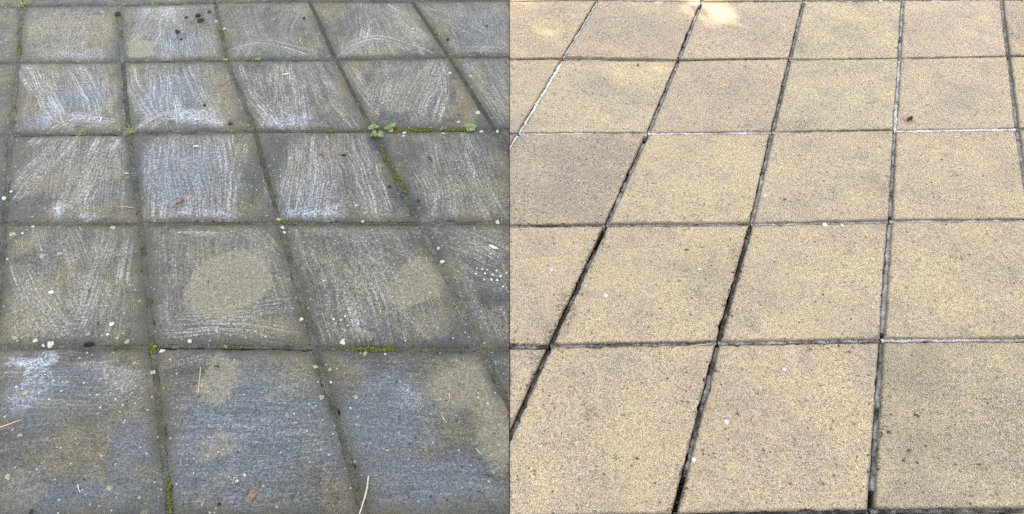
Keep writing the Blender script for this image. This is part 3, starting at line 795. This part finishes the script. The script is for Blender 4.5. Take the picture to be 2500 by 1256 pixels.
# ------------------------------------------------------------------ lichen spots, stones and crumbs
def blob_mesh(name, c, rx, ry, hgt, mat, parent, seed, rag=0.6, seg=16):
    """a low irregular crust"""
    r = np.random.default_rng(seed)
    ang = np.linspace(0, 2 * np.pi, seg, endpoint=False)
    rad = 1 + (r.random(seg) - .5) * rag * 2
    rad = (rad + np.roll(rad, 1)) / 2
    V = [(c[0], c[1], hgt)]; F = []
    for k, (sc, z) in enumerate(((.6, hgt * .9), (1.0, hgt * .35), (1.03, -0.006))):
        for a, q in zip(ang, rad):
            V.append((c[0] + math.cos(a) * rx * q * sc, c[1] + math.sin(a) * ry * q * sc, z + (r.random() - .5) * hgt * .3 * (k < 2)))
    for k in range(seg):
        n2 = (k + 1) % seg
        F.append([0, 1 + k, 1 + n2])
        for t in range(2):
            F.append([1 + t * seg + k, 1 + (t + 1) * seg + k, 1 + (t + 1) * seg + n2, 1 + t * seg + n2])
    return link_mesh(name, V, F, mat, parent, (c[0], c[1], 0.0), smooth=True)

LICHEN = [  # px, py, width px, kind
 (395,858,17,0),(85,831,13,0),(122,840,20,0),(736,779,15,0),(837,833,20,0),(1166,275,15,0),(1150,186,13,0),(1098,178,12,0),(1008,71,10,0),(463,832,13,0),
 (527,52,9,0),(548,70,9,0),(1175,321,14,0),(1120,298,11,0),(988,324,13,0),(1082,326,10,0),(54,570,10,0),(8,483,13,0),(27,467,8,0),(80,553,10,0),
 (690,555,12,0),(694,567,9,0),(1080,639,14,0),(791,685,10,0),(940,865,9,0),(807,933,11,0),(772,991,9,0),(855,996,9,0),(1158,424,10,0),(1070,606,9,0),
 (17,633,8,0),(648,822,9,0),(1198,620,9,0),(886,540,10,0),(12,1017,8,0),(262,916,7,0),(300,815,7,0),(985,332,10,0),(1214,320,9,0),
 (372,908,16,1),(770,895,14,1),(805,902,12,1),(328,888,18,1),(164,932,12,1),(60,960,16,1),(18,1165,20,1),(265,1192,16,1),(48,1063,14,1),(890,864,14,1),(785,970,14,1),
 (868,970,16,1),(755,1015,12,1),(700,1010,14,1),(145,619,13,1),(104,625,14,1),(95,433,12,1),(308,423,11,1),(214,815,13,1),(284,825,12,1),(310,834,14,1),(37,825,14,1),(30,572,16,1),(275,556,14,1),
 (1215,541,14,0),(680,535,12,1),(870,502,14,0),(340,735,9,1),(210,745,10,1),(250,30,10,1),(440,62,10,1),(1105,985,8,1),(1115,880,10,1),(1190,985,11,0),(105,843,9,0),(194,875,10,0),(212,862,8,0)]
for k, (px, py, w, kd) in enumerate(LICHEN):
    c = at(px, py); r = mpp(py) * w / 2 * (.66, .80)[kd]
    blob_mesh('lichen_spot', c, r, r * random.uniform(.8, 1.1), 0.0012, (M_LICHEN, M_LICHEN_Y)[kd], grimy, 40 + k)
# rows of small droplet crusts beside the seam and on the near slabs
DROPS = [(1164,656),(1177,657),(1190,659),(1212,661),(1162,669),(1184,668),(1202,670),(1222,674),(1236,667),(1182,683),(1200,683),(1214,684),(1228,700),
         (815,779),(842,772),(874,791),(832,781),(848,795),(820,790),(290,917),(286,950),(260,935),(235,965),(300,990),(255,905),(270,960),(245,995),(282,975),(345,948),(330,985),(360,1002),(318,965),(205,935),(130,930),(110,915),(85,935),(150,955),(60,915),(95,960),(40,945),(120,975)]
for k, (px, py) in enumerate(DROPS):
    c = at(px, py); r = mpp(py) * 5.0 / 2 * random.uniform(.8, 1.25)
    blob_mesh('lichen_spot', c, r, r, 0.0012, M_WHITE if k < 16 else M_LICHEN, grimy, 400 + k, .25, 9)
SPECK_R = [(1479,721,10),(1708,657,7),(1915,901,9),(1774,1030,11),(1694,1123,11),(1424,1045,7),(2221,563,8),(2014,549,10),(2056,550,8),(1346,658,8),(2022,488,8),(1535,455,7),(1657,463,7),(2150,1,7),(1779,822,8),(1440,50,8),(1897,106,7),(1868,477,7),(1405,864,8)]
for k, (px, py, w) in enumerate(SPECK_R):
    c = at(px, py); r = mpp(py) * w / 2
    blob_mesh('white_lichen_spot', c, r, r * 1.1, 0.0012, M_WHITE, clean, 800 + k, .3, 10)
SPOT_R = [(2334,1135,9),(2235,1015,10),(1508,520,13),(1690,447,9),(2205,733,8),(2345,585,7),(2340,600,7),(1950,489,6),(1916,487,5),(1676,610,7),(2200,765,6),(1440,1016,14),(1370,1081,11),(1557,1120,9),(1412,893,10),(1746,905,7),(2118,512,6),(1487,1040,6),(2075,860,5),(2250,745,5),(2274,446,5),(1345,1117,10),(1376,1160,10),(2390,1135,8),(2220,1100,9),(2340,935,6),(1725,885,9),(1855,745,6),(2400,1100,6),(1860,122,4),(1558,159,5),(1890,195,5),(2170,1055,12),(2255,1000,7),(2290,1120,7),(2210,1180,8),(2260,1090,9),(2310,1040,6),(2440,1010,7),(2420,960,6),(2470,1150,8),(2180,950,6),(2370,1190,7),(2205,1125,9),(2240,1130,7),(1930,1180,7),(1850,960,6),(1800,1010,7),(2010,1180,6),(2060,1080,6),(1590,960,6),(1540,900,6),(1500,1150,7),(1600,1180,6),(1310,1180,7),(1290,1110,6),(1480,980,8),(1650,900,6),(1890,640,5),(1990,590,5),(2010,720,6),(2080,690,5),(2290,680,6),(2400,640,5),(2450,760,6),(2310,790,5),(1590,640,5),(1540,780,6),(1640,760,6),(1300,700,6),(1420,720,6),(1700,470,5),(1960,420,5),(2080,400,5),(2300,390,5),(2400,430,6),(2250,240,5),(2350,180,4),(1750,200,5),(1700,260,5),(1830,250,5),(2050,230,4)]
for k, (px, py, w) in enumerate(SPOT_R):
    c = at(px, py); r = mpp(py) * w / 2 * (1.1 if k < 32 else .72)
    blob_mesh('dark_lichen_spot', c, r, r * random.uniform(.7, 1.1), 0.0009, M_SPOT, clean, 900 + k, .8, 12)

def rock(name, c, r, mat, label, cat, seed, squash=.6, group=None, stretch=1.0, rot=0.0):
    bm = bmesh.new()
    bmesh.ops.create_icosphere(bm, subdivisions=2, radius=1.0)
    rr = np.random.default_rng(seed)
    off = rr.random(3) * 50
    for v in bm.verts:
        n = fbm(np.array([v.co.x * 1.3 + off[0]]), np.array([v.co.y * 1.3 + v.co.z + off[1]]), seed)[0]
        v.co *= 0.35 + 1.25 * n
        v.co.x *= stretch
        v.co.z = v.co.z * squash
        v.co *= r
    bm.transform(Matrix.Rotation(rot, 4, 'Z'))
    lo = min(v.co.z for v in bm.verts)
    me = bpy.data.meshes.new(name); bm.to_mesh(me); bm.free()
    me.materials.append(mat)
    o = bpy.data.objects.new(name, me); COL.objects.link(o)
    o.location = (c[0], c[1], -lo - 0.0015)
    return tag(o, label, cat, group)

CLODS = [(484,41,14,'largest black soil clod near the top of the grimy half'),(491,52,13,'soil clod just below the largest one near the top of the grimy half'),
         (288,37,13,'dark soil clod sitting on the second upright joint near the top left'),(434,79,12,'brown soil clod in the middle of the second slab of the far row'),
         (563,304,10,'dark clod at the lower right corner of the brushed slab beside the grass tuft'),(512,30,9,'small soil clod above the far joint right of the largest clod'),
         (455,44,7,'tiny soil crumb left of the largest soil clod'),(442,97,7,'tiny soil crumb below the brown clod of the far row'),(500,258,8,'dark crumb on the brushed slab above the third joint'),
         (840,380,9,'dark crumb on the slab below the broad leaved weed'),(1094,97,8,'dark crumb beside the rightmost far joint of the grimy half'),(742,46,7,'dark crumb on the tan stain of the far row'),(1021,491,8,'dark crumb beside the mossy upright joint'),
         (536,1232,10,'black crumb left of the wood chip near the bottom edge'),(951,457,8,'black seed husk left of the mossy upright joint'),(1188,64,6,'dark crumb on the greenish slab at the top by the seam'),(77,1250,9,'dark crumb at the bottom left edge')]
for k, (px, py, w, lab) in enumerate(CLODS):
    rock('soil_clod', at(px, py), mpp(py) * w / 2 * .95, M_SOIL, lab, 'soil clod', 60 + k, .55, 'soil clods on the grimy half', 1.35, k * .7)
rock('white_pebble', at(274, 793), mpp(793) * 5.0, M_WHITE, 'white pebble above the near joint on the grimy half', 'pebble', 5, .6)
rock('white_pebble', at(263, 817), mpp(817) * 3.2, M_WHITE, 'smaller white pebble below the white pebble near the joint', 'pebble', 6, .6)
rock('pale_chip', at(124, 714), mpp(714) * 4.5, M_WHITE, 'pale flat chip on the left slab of the fourth row', 'pebble', 7, .3, None, 1.5)

def crumbs(name, parent, spots, seed, mat, rlo, rhi):
    """loose grit too small to pick apart"""
    r = np.random.default_rng(seed)
    base = np.array([(1,0,0),(-.6,.8,0),(-.5,-.8,.1),(0,.1,.8),(.1,0,-.8)])
    fc = np.array([(0,1,3),(1,2,3),(2,0,3),(1,0,4),(2,1,4),(0,2,4)])
    V = []; F = []
    for (x, y, z) in spots:
        s = r.uniform(rlo, rhi) * (0.6 + r.random() ** 2)
        a = r.uniform(0, 6.28); ca, sa = math.cos(a), math.sin(a)
        b = base * s * (1 + (r.random((5, 1)) - .5) * .6)
        b = np.column_stack([b[:, 0] * ca - b[:, 1] * sa, b[:, 0] * sa + b[:, 1] * ca, b[:, 2] * .7])
        k = len(V) * 5
        V.append(b + (x, y, z + s * .25)); F.append(fc + k)
    V = np.vstack(V); F = np.vstack(F)
    o = link_mesh(name, V, F, mat, parent)
    o['kind'] = 'stuff'
    return o
r0 = np.random.default_rng(77)
sp = []
for (a, b, dens, wid) in [((1480,560),(1345,840),150,.012),((1830,555),(1756,825),110,.010),((2150,850),(2128,1240),50,.008),((1745,850),(1648,1250),50,.009),((1660,1130),(1640,1256),50,.010),((1960,10),(1930,140),45,.010),((2450,10),(2465,140),45,.010),((1244,835),(1340,850),50,.012),((1345,855),(1640,845),60,.008),((1960,848),(2120,838),50,.010),((1655,155),(1600,280),25,.008),((1250,548),(1470,552),30,.006),((2170,330),(2180,420),20,.012),((1330,855),(1250,1030),35,.010),((1780,150),(1900,147),20,.01),((2120,1250),(2480,1246),40,.008)]:
    A, B = at(*a), at(*b); d = (B - A) / np.linalg.norm(B - A); n = np.array([d[1], -d[0]])
    for _ in range(dens):
        s = r0.choice([-1, 1]) * JOINT_R / 2 + r0.normal(0, wid * .55)
        p = A + (B - A) * r0.random() + n * s
        sp.append((*p, -0.002 if abs(s) < JOINT_R / 2 else 0.0))
crumbs('joint_grit', clean, sp, 3, M_SOIL, .0012, .0030)
sp = []
for _ in range(520):
    px, py = r0.uniform(-40, 1240), r0.uniform(-20, 1256) 
    p = at(px, py); sp.append((*p, 0.0))
for cx, cy, n, s in ((470,60,70,38),(440,90,30,30),(300,60,24,16),(500,255,24,30),(540,300,16,20),(1010,60,14,60)):
    for _ in range(n):
        p = at(cx + r0.normal(0, s), cy + r0.normal(0, s * .45)); sp.append((*p, 0.0))
crumbs('scattered_grit', grimy, sp, 4, M_SOIL, .0010, .0024)

# ------------------------------------------------------------------ straw, needles, chips and leaves
def stalk(name, pts, rad, mat, label, cat='straw', lift=0.0, group=None):
    P = smooth_line([at(*p) for p in pts])
    L = np.cumsum([0] + [np.linalg.norm(P[k + 1] - P[k]) for k in range(len(P) - 1)])
    seg = 7; V = []; F = []
    n = len(P)
    c = np.mean(P, 0)
    for k, p in enumerate(P):
        d = P[min(k + 1, n - 1)] - P[max(k - 1, 0)]; d = d / np.linalg.norm(d)
        nn = np.array([d[1], -d[0]])
        t = L[k] / L[-1]
        r = rad * (0.72 + .28 * math.sin(math.pi * min(1, .15 + t)))
        z = rad * .9 + lift * math.sin(math.pi * t)
        for m in range(seg):
            a = 2 * math.pi * m / seg
            V.append((p[0] + nn[0] * r * math.cos(a), p[1] + nn[1] * r * math.cos(a), z + r * math.sin(a)))
    for k in range(n - 1):
        for m in range(seg):
            m2 = (m + 1) % seg
            F.append([k * seg + m, k * seg + m2, (k + 1) * seg + m2, (k + 1) * seg + m])
    F.append(list(range(seg))); F.append(list(range((n - 1) * seg, n * seg))[::-1])
    o = link_mesh(name, V, F, mat, None, (c[0], c[1], 0.0), smooth=True)
    return tag(o, label, cat, group)

stalk('straw_stalk', [(490,897),(488,925),(484,960)], .0011, M_STRAW, 'straight straw stalk on the tan patch of the near slab', lift=.001)
stalk('straw_stalk', [(-14,1050),(20,1038),(53,1026)], .0014, M_STRAW, 'straw stalk crossing the left edge of the picture', lift=.001)
stalk('dry_grass_stalk', [(900,1163),(896,1205),(876,1262)], .0018, M_PALESTEM, 'long curved pale stem lying across the joint at the bottom', 'stem', .004)
stalk('straw_piece', [(1097,958),(1098,966),(1097,976)], .0009, M_STRAW, 'short upright straw piece on the tan area of the near slab')
stalk('straw_piece', [(1078,1010),(1081,1022),(1091,1033)], .0011, M_PALESTEM, 'bent straw piece above the blue grey sheen near the seam')
stalk('straw_piece', [(1163,1096),(1168,1104),(1178,1109)], .0010, M_PALESTEM, 'small hooked straw piece low beside the seam')
stalk('straw_piece', [(190,1184),(192,1194),(196,1203)], .0011, M_PALESTEM, 'small pale straw piece on the bottom left slab')
stalk('straw_piece', [(291,505),(308,506),(326,508)], .0010, M_STRAW, 'thin straw piece lying level left of the second upright joint')
stalk('straw_piece', [(52,594),(55,602),(56,610)], .0009, M_STRAW, 'short straw piece at the left of the fourth row')
stalk('straw_piece', [(195,553),(196,560),(204,563)], .0010, M_STRAW, 'hooked straw piece just below the third level joint')
stalk('pine_needle', [(435,404),(436,416),(434,431)], .0012, M_BROWN, 'reddish pine needle on the pale blue slab', 'needle')
stalk('pine_needle', [(411,414),(409,419),(411,424)], .0010, M_BROWN, 'tiny reddish needle left of the larger pine needle', 'needle')
stalk('straw_piece', [(248,287),(247,293),(243,300)], .0022, M_WHITE, 'white fibre on the foam above the grass tuft')
stalk('straw_piece', [(484,275),(488,283),(487,291)], .0014, M_PALESTEM, 'pale fibre on the foam right of the grass tuft')
stalk('straw_piece', [(734,95),(731,101),(738,107)], .0014, M_PALESTEM, 'looped pale fibre on the far row')
stalk('straw_piece', [(492,1236),(495,1230),(498,1226)], .0012, M_STRAW, 'tiny straw piece left of the wood chip')
stalk('straw_piece', [(568,955+228),(572,1165),(580,1168)], .0010, M_STRAW, 'tiny straw piece above the wood chip')
stalk('straw_piece', [(1684,845),(1700,844),(1738,840)], .0010, M_STRAW, 'yellow straw piece caught in the near joint of the clean half')
stalk('straw_piece', [(345,846),(355,850),(362,853)], .0012, M_BROWN, 'brown stem bit beside the near joint crossing') if False else None
stalk('dark_twig', [(1045,383),(1052,390),(1057,395)], .0016, M_DARK, 'small blue black twig on the slab below the moss strip', 'twig')
stalk('dark_twig', [(522,895),(530,894),(536,896)], .0012, M_DARK, 'tiny dark twig beside the straight straw stalk', 'twig')
stalk('dark_twig', [(1950,1224),(1953,1227),(1957,1229)], .0012, M_DARK, 'tiny dark twig at the bottom of the clean half', 'twig')

def curled_leaf(name, c, length, width, rot, mat, label, cat='leaf', curl=.5):
    """a dry leaf: pointed outline, raised sides"""
    nu, nv = 9, 5; V = []; F = []
    for i in range(nu):
        t = i / (nu - 1); w = width * math.sin(math.pi * (0.08 + .88 * t)) ** .8
        for j in range(nv):
            s = (j / (nv - 1) - .5) * 2
            V.append(((t - .5) * length, s * w / 2, .0008 + curl * width * .5 * s * s + .12 * length * (t - .5) ** 2))
    for i in range(nu - 1):
        for j in range(nv - 1):
            a = i * nv + j
            F.append([a, a + nv, a + nv + 1, a + 1])
    V = np.array(V); top = V.copy(); top[:, 2] += .0006
    n = len(V); V = np.vstack([V, top])
    F = [f[::-1] for f in F] + [[q + n for q in f] for f in F]
    o = link_mesh(name, V, F, mat, None, None, smooth=True)
    o.location = (c[0], c[1], 0.0); o.rotation_euler = (0, 0, rot)
    return tag(o, label, cat)
curled_leaf('dry_leaf', at(440, 493), .030, .011, .75, M_BROWN, 'curled brown leaf on the pale blue slab')
curled_leaf('dry_leaf', at(785, 378), .024, .010, .9, M_BROWN, 'orange brown leaf curl on the dark slab of the third row', curl=.9)
curled_leaf('dry_leaf', at(219, 846), .026, .018, .2, M_DARK, 'dark crumpled leaf lying in the near joint of the grimy half', curl=.9)
curled_leaf('dry_leaf', at(2220, 293), .040, .016, .75, M_DARK, 'black leaf scrap on the clean half')
curled_leaf('dry_leaf', at(480, 360), .020, .010, .1, M_PALESTEM, 'pale curled scrap on the slab below the grass tuft', curl=.8)
curled_leaf('dry_leaf', at(1012, 122), .026, .011, -.1, M_BROWN, 'brown leaf scrap below the foam arc of the far row')
curled_leaf('dry_leaf', at(1205, 605), .034, .010, -.5, M_WHITE, 'white feather like flake beside the seam', 'flake', .2)
curled_leaf('dry_leaf', at(700, 182), .030, .008, .3, M_WHITE, 'white sliver on the brushed slab of the second row', 'flake', .2)
curled_leaf('dry_leaf', at(598, 1162), .012, .006, -.9, M_PALESTEM, 'tiny pale leaf scrap above the wood chip')
curled_leaf('dry_leaf', at(580, 1177), .010, .007, .5, M_LICHEN, 'pinkish petal scrap left above the wood chip', 'petal')

def wood_chip(c, rot):
    bm = bmesh.new()
    bmesh.ops.create_cube(bm, size=1.0)
    bmesh.ops.subdivide_edges(bm, edges=bm.edges[:], cuts=3, use_grid_fill=True)
    r = np.random.default_rng(8)
    for v in bm.verts:
        v.co.x *= .026; v.co.y *= .0115; v.co.z *= .008
        v.co += Vector(r.normal(0, 1, 3)) * .0006
        v.co.y += .002 * math.sin(v.co.x * 120)
    bm.transform(Matrix.Rotation(rot, 4, 'Z'))
    lo = min(v.co.z for v in bm.verts)
    me = bpy.data.meshes.new('wood_chip'); bm.to_mesh(me); bm.free(); me.materials.append(M_WOOD)
    o = bpy.data.objects.new('wood_chip', me); COL.objects.link(o)
    o.location = (c[0], c[1], -lo - .0003)
    return tag(o, 'brown splintered wood chip near the bottom of the grimy half', 'wood chip')
wood_chip(at(615, 1214), .95)

# ------------------------------------------------------------------ moss
def moss(a, b, width, n, label, seed, big=1.0, zb=-.003):
    A, B = at(*a), at(*b); d = B - A; L = np.linalg.norm(d); d = d / L; nn = np.array([d[1], -d[0]])
    r = np.random.default_rng(seed)
    bm = bmesh.new(); bmesh.ops.create_icosphere(bm, subdivisions=1, radius=1.0)
    bv = np.array([v.co[:] for v in bm.verts]); bf = np.array([[v.index for v in f.verts] for f in bm.faces]); bm.free()
    V = []; F = []; k = 0
    for _ in range(n):
        t = r.random(); 
        if L > .12 and vnoise(np.array([t * L * 40]), np.array([seed * 1.3]), seed)[0] < .38: continue
        s = r.normal(0, .26) * width
        rad = r.uniform(.0014, .0036) * big
        p = A + d * t * L + nn * s
        q = bv * rad * (1 + (r.random((len(bv), 1)) - .5) * .7)
        q[:, 2] *= .9
        V.append(q + (*p, zb + rad * r.uniform(.1, .8))); F.append(bf + k); k += len(bv)
    c = (A + B) / 2
    o = link_mesh('moss', np.vstack(V), np.vstack(F), M_MOSS, None, (c[0], c[1], 0.0))
    return tag(o, label, 'moss', 'moss in the joints', 'stuff')
moss((940,319),(1105,316),.016,420,'yellow green moss strip between the broad leaved weeds',1)
moss((1100,316),(1140,316),.012,90,'short moss strip left of the rightmost weed',2)
moss((926,345),(992,472),.014,260,'mossy upright joint running below the broad leaved weed',3)
moss((860,852),(962,851),.014,170,'dark green moss in the near level joint',4,.9,-.004)
moss((560,147),(634,146),.012,200,'bright green moss strip in the far level joint',5,.9)
moss((640,395),(684,540),.012,90,'thin moss specks along the third upright joint',6,.8,-.004)
moss((408,1168),(415,1250),.012,60,'small moss clumps in the upright joint at the bottom',7,.9,-.004)
moss((366,835),(378,862),.016,70,'moss clump at the crossing above the large pale lichen',8,.9)
moss((45,108),(48,132),.010,60,'yellowish moss on the leftmost upright joint of the far row',9,.8)
moss((670,543),(725,544),.012,60,'moss specks along the third level joint',10,.8)
moss((880,545),(1030,545),.010,80,'moss specks on the third level joint right of the middle',11,.8,-.004)
moss((700,322),(905,318),.007,110,'thin moss line left of the broad leaved weed',12,.7)
moss((350,640),(345,560),.010,40,'moss specks on the second upright joint',13,.7,-.004)
moss((540,846),(600,848),.010,40,'moss specks in the near joint left of the middle',14,.8,-.004)
moss((293,70),(295,90),.010,30,'tiny moss patch on the second upright joint of the far row',15,.8)
moss((535,70),(545,90),.010,30,'tiny moss patch on the third upright joint of the far row',16,.8)

# ------------------------------------------------------------------ weeds and grass
def leaf_mesh():
    nu, nv = 9, 5; V = []; F = []
    for i in range(nu):
        t = i / (nu - 1)
        w = .10 + .0 if t < .25 else 0
        w = .07 + .40 * max(0, math.sin(math.pi * min(1, max(0, (t - .18) / .86)))) ** .75
        if t > .97: w = .10
        for j in range(nv):
            s = (j / (nv - 1) - .5) * 2
            V.append((t, s * w * .8, .10 * abs(s) * w * 2 + .28 * math.sin(t * 2.2) - .26 * t * t))
    for i in range(nu - 1):
        for j in range(nv - 1):
            a = i * nv + j; F.append([a, a + nv, a + nv + 1, a + 1])
    me = bpy.data.meshes.new('leaf'); me.from_pydata(V, [], F)
    me.polygons.foreach_set('use_smooth', [True] * len(F)); me.materials.append(M_LEAF); me.update()
    return me
LEAF = leaf_mesh()
def weed(name, px, py, leaves, label, cat='weed'):
    """leaves: (angle deg, length m, rise deg)"""
    c = at(px, py)
    root = empty(name, (c[0], c[1], -.003), label, cat, 'weeds in the joints')
    for k, (ang, ln, rise) in enumerate(leaves):
        o = bpy.data.objects.new('leaf', LEAF); COL.objects.link(o); o.parent = root
        o.rotation_euler = (random.uniform(-.3, .3), -math.radians(rise), math.radians(ang))
        o.scale = (ln * .54, ln * .54 * random.uniform(.9, 1.15), ln * .54)
        o.location = (0, 0, .002 + .0012 * k)
    st = bpy.data.objects.new('stem', bpy.data.meshes.new('stem'))
    bm = bmesh.new(); bmesh.ops.create_cone(bm, segments=7, radius1=.0028, radius2=.0014, depth=.012, cap_ends=True)
    bm.to_mesh(st.data); bm.free(); st.data.materials.append(M_LEAF); COL.objects.link(st); st.parent = root
    st.location = (0, 0, .002)
    return root
weed('leafy_weed', 912, 317, [(95,.046,22),(150,.040,20),(60,.026,35),(190,.034,18),(20,.038,12),(120,.030,40)], 'upright cluster of pale green leaves where the mossy joints cross')
weed('leafy_weed', 922, 331, [(200,.048,14),(-30,.050,12),(-75,.034,16),(165,.040,18),(10,.040,14),(250,.036,14),(-55,.046,10)], 'broad leaved weed rosette just below the joint crossing')
weed('leafy_weed', 952, 317, [(48,.052,26),(-60,.042,12),(110,.030,30),(190,.036,16),(20,.034,22)], 'four leaved weed right of the joint crossing')
weed('leafy_weed', 1147, 316, [(60,.044,24),(140,.050,24),(10,.046,16),(-40,.044,12),(250,.040,10),(-75,.042,12),(180,.026,24)], 'rounded weed rosette at the right end of the moss strip')
weed('seedling', 1081, 316, [(110,.022,25),(220,.022,18),(-20,.024,18)], 'tiny seedling halfway along the moss strip', 'seedling')
weed('seedling', 1052, 313, [(60,.012,25),(170,.013,18),(-50,.012,18)], 'tiniest seedling on the moss strip between weeds', 'seedling')
weed('seedling', 552, 148, [(60,.022,25),(170,.024,18),(-50,.022,18),(220,.02,10)], 'green seedling at the left end of the bright moss', 'seedling')
weed('seedling', 630, 147, [(50,.026,25),(160,.024,18),(-50,.026,18),(10,.028,14)], 'green seedling at the right end of the bright moss', 'seedling')
weed('seedling', 551, 847, [(50,.010,25),(160,.012,18),(-50,.012,18)], 'tiny seedling in the near joint left of the middle', 'seedling')
weed('seedling', 378, 848, [(30,.012,25),(150,.012,18),(-90,.010,18)], 'tiny seedling beside the large pale lichen', 'seedling')

def grass(px, py, n, ln, label, seed, spread=1.0):
    c = at(px, py); r = np.random.default_rng(seed); V = []; F = []
    for k in range(n):
        a = r.uniform(0, 2 * math.pi); L = ln * r.uniform(.55, 1.1); el = r.uniform(.25, 1.1)
        w = .0011 * r.uniform(.8, 1.4); b0 = r.normal(0, .004, 2) * spread
        d = np.array([math.cos(a), math.sin(a)]); nn = np.array([-d[1], d[0]])
        base = len(V)
        for i in range(6):
            t = i / 5
            h = L * (math.sin(el) * t - .55 * math.sin(el) * t * t)
            o2 = L * math.cos(el) * t * (1 + .3 * t)
            ww = w * (1 - t) ** .6 + .00015
            p = b0 + d * o2
            V.append((c[0] + p[0] - nn[0] * ww, c[1] + p[1] - nn[1] * ww, -.003 + h))
            V.append((c[0] + p[0], c[1] + p[1], -.003 + h - ww * .5))
            V.append((c[0] + p[0] + nn[0] * ww, c[1] + p[1] + nn[1] * ww, -.003 + h))
        for i in range(5):
            for j in range(2):
                q = base + i * 3 + j; F.append([q, q + 3, q + 4, q + 1])
    o = link_mesh('grass_tuft', V, F, M_BLADE, None, (c[0], c[1], 0.0), smooth=True)
    return tag(o, label, 'grass', 'grass tufts in the joints')
grass(317, 323, 26, .045, 'spiky grass tuft where the second upright joint meets the third level joint', 21)
grass(53, 14, 34, .050, 'grass tuft at the top left joint crossing', 22, 1.6)
grass(302, 12, 10, .024, 'tiny grass tuft right of the second upright joint at the top', 23)
grass(376, 11, 14, .024, 'low grass tuft along the top joint in the left half', 24, 2.0)
grass(193, 327, 10, .020, 'tiny grass tuft left of the spiky grass tuft', 25)
grass(10, 17, 12, .020, 'tiny grass tuft at the top left edge of the picture', 26, 2.0)
grass(524, 13, 6, .016, 'tiny grass blades where the third upright joint meets the top joint', 27)

# ------------------------------------------------------------------ tree behind the photographer, whose shade lies on the patio
def tree(base, crown_c, radii, nleaf, gaps, seed=5):
    root = empty('garden_tree', (base[0], base[1], -0.12), 'leafy garden tree shading the patio', 'tree')
    r = np.random.default_rng(seed)
    def tube(name, pts, r0, r1):
        seg = 10; V = []; F = []
        pts = [Vector(p) for p in pts]
        for k, p in enumerate(pts):
            d = (pts[min(k + 1, len(pts) - 1)] - pts[max(k - 1, 0)]).normalized()
            u = d.orthogonal().normalized(); w = d.cross(u)
            rr = r0 + (r1 - r0) * k / (len(pts) - 1)
            for m in range(seg):
                a = 2 * math.pi * m / seg
                V.append(p + (u * math.cos(a) + w * math.sin(a)) * rr * (1 + .08 * math.sin(3 * a + k)))
        for k in range(len(pts) - 1):
            for m in range(seg):
                m2 = (m + 1) % seg
                F.append([k * seg + m, k * seg + m2, (k + 1) * seg + m2, (k + 1) * seg + m])
        F.append(list(range((len(pts) - 1) * seg, len(pts) * seg)))
        return link_mesh(name, [v[:] for v in V], F, M_BARK, root, tuple(root.location), smooth=True)
    b = Vector((base[0], base[1], -.15)); cc = Vector(crown_c)
    fork = Vector((base[0] - .15, base[1] + .1, 2.4))
    tube('trunk', [b, b.lerp(fork, .1), b.lerp(fork, .5) + Vector((.06, 0, 0)), fork], .24, .16)
    for k in range(7):
        a = k * 2 * math.pi / 7 + .62
        tip = cc + Vector((math.cos(a) * radii[0] * .75, math.sin(a) * radii[1] * .75, r.uniform(-.3, .8)))
        tube('limb', [fork - Vector((0, 0, .1)), fork.lerp(tip, .35) + Vector((0, 0, .35)), fork.lerp(tip, .7) + Vector((0, 0, .25)), tip], .10, .02)
    # crown: leaf blades through the volume, thinned where the light comes through
    n = nleaf
    q = r.normal(0, 1, (n, 3)); q /= np.linalg.norm(q, axis=1)[:, None]
    q *= (r.random(n) ** (1 / 3.0))[:, None]
    P = np.array(cc) + q * np.array(radii)
    S = np.array(SUN_TO)
    t = P[:, 2] / S[2]
    G = P[:, :2] - S[:2] * t[:, None]
    keep = np.ones(n, bool)
    for (gx, gy), (ra, rb), op in gaps:
        d = np.hypot((G[:, 0] - gx) / ra, (G[:, 1] - gy) / rb)
        keep &= ~(r.random(n) < op * (1 - sstep(.35, 1.35, d)))
    P = P[keep]; n = len(P)
    L = r.uniform(.10, .16, n); W = L * .55
    nz = r.normal(0, .55, (n, 3)); nz += S * 1.0
    nz /= np.linalg.norm(nz, axis=1)[:, None]
    u = np.cross(nz, r.normal(0, 1, (n, 3))); u /= np.linalg.norm(u, axis=1)[:, None]
    w = np.cross(nz, u)
    V = np.stack([P - u * L[:, None] * .5, P + w * W[:, None] * .5 + nz * .006, P + u * L[:, None] * .5, P - w * W[:, None] * .5 + nz * .006], 1).reshape(-1, 3)
    F = np.arange(n * 4).reshape(n, 4)
    me = bpy.data.meshes.new('crown')
    me.vertices.add(n * 4); me.vertices.foreach_set('co', (V - np.array(root.location)).astype(np.float32).ravel())
    me.loops.add(n * 4); me.loops.foreach_set('vertex_index', F.ravel().astype(np.int32))
    me.polygons.add(n); me.polygons.foreach_set('loop_start', np.arange(0, n * 4, 4, dtype=np.int32))
    me.update(calc_edges=True); me.validate()
    me.materials.append(M_CROWN)
    o = bpy.data.objects.new('crown', me); COL.objects.link(o); o.parent = root
    o['kind'] = 'stuff'
GAPS = [(tuple(at(1745, 30)), (.125, .25), 1.0), (tuple(at(1680, 12)), (.09, .14), .9),
        (tuple(at(1560, 172)), (.20, .10), .80), (tuple(at(1285, 20)), (.16, .16), .80), (tuple(at(1350, 80)), (.12, .12), .72)]
tree((3.5, -2.3), (2.95, -.65, 4.5), (3.9, 3.5, 1.7), 52000, GAPS)
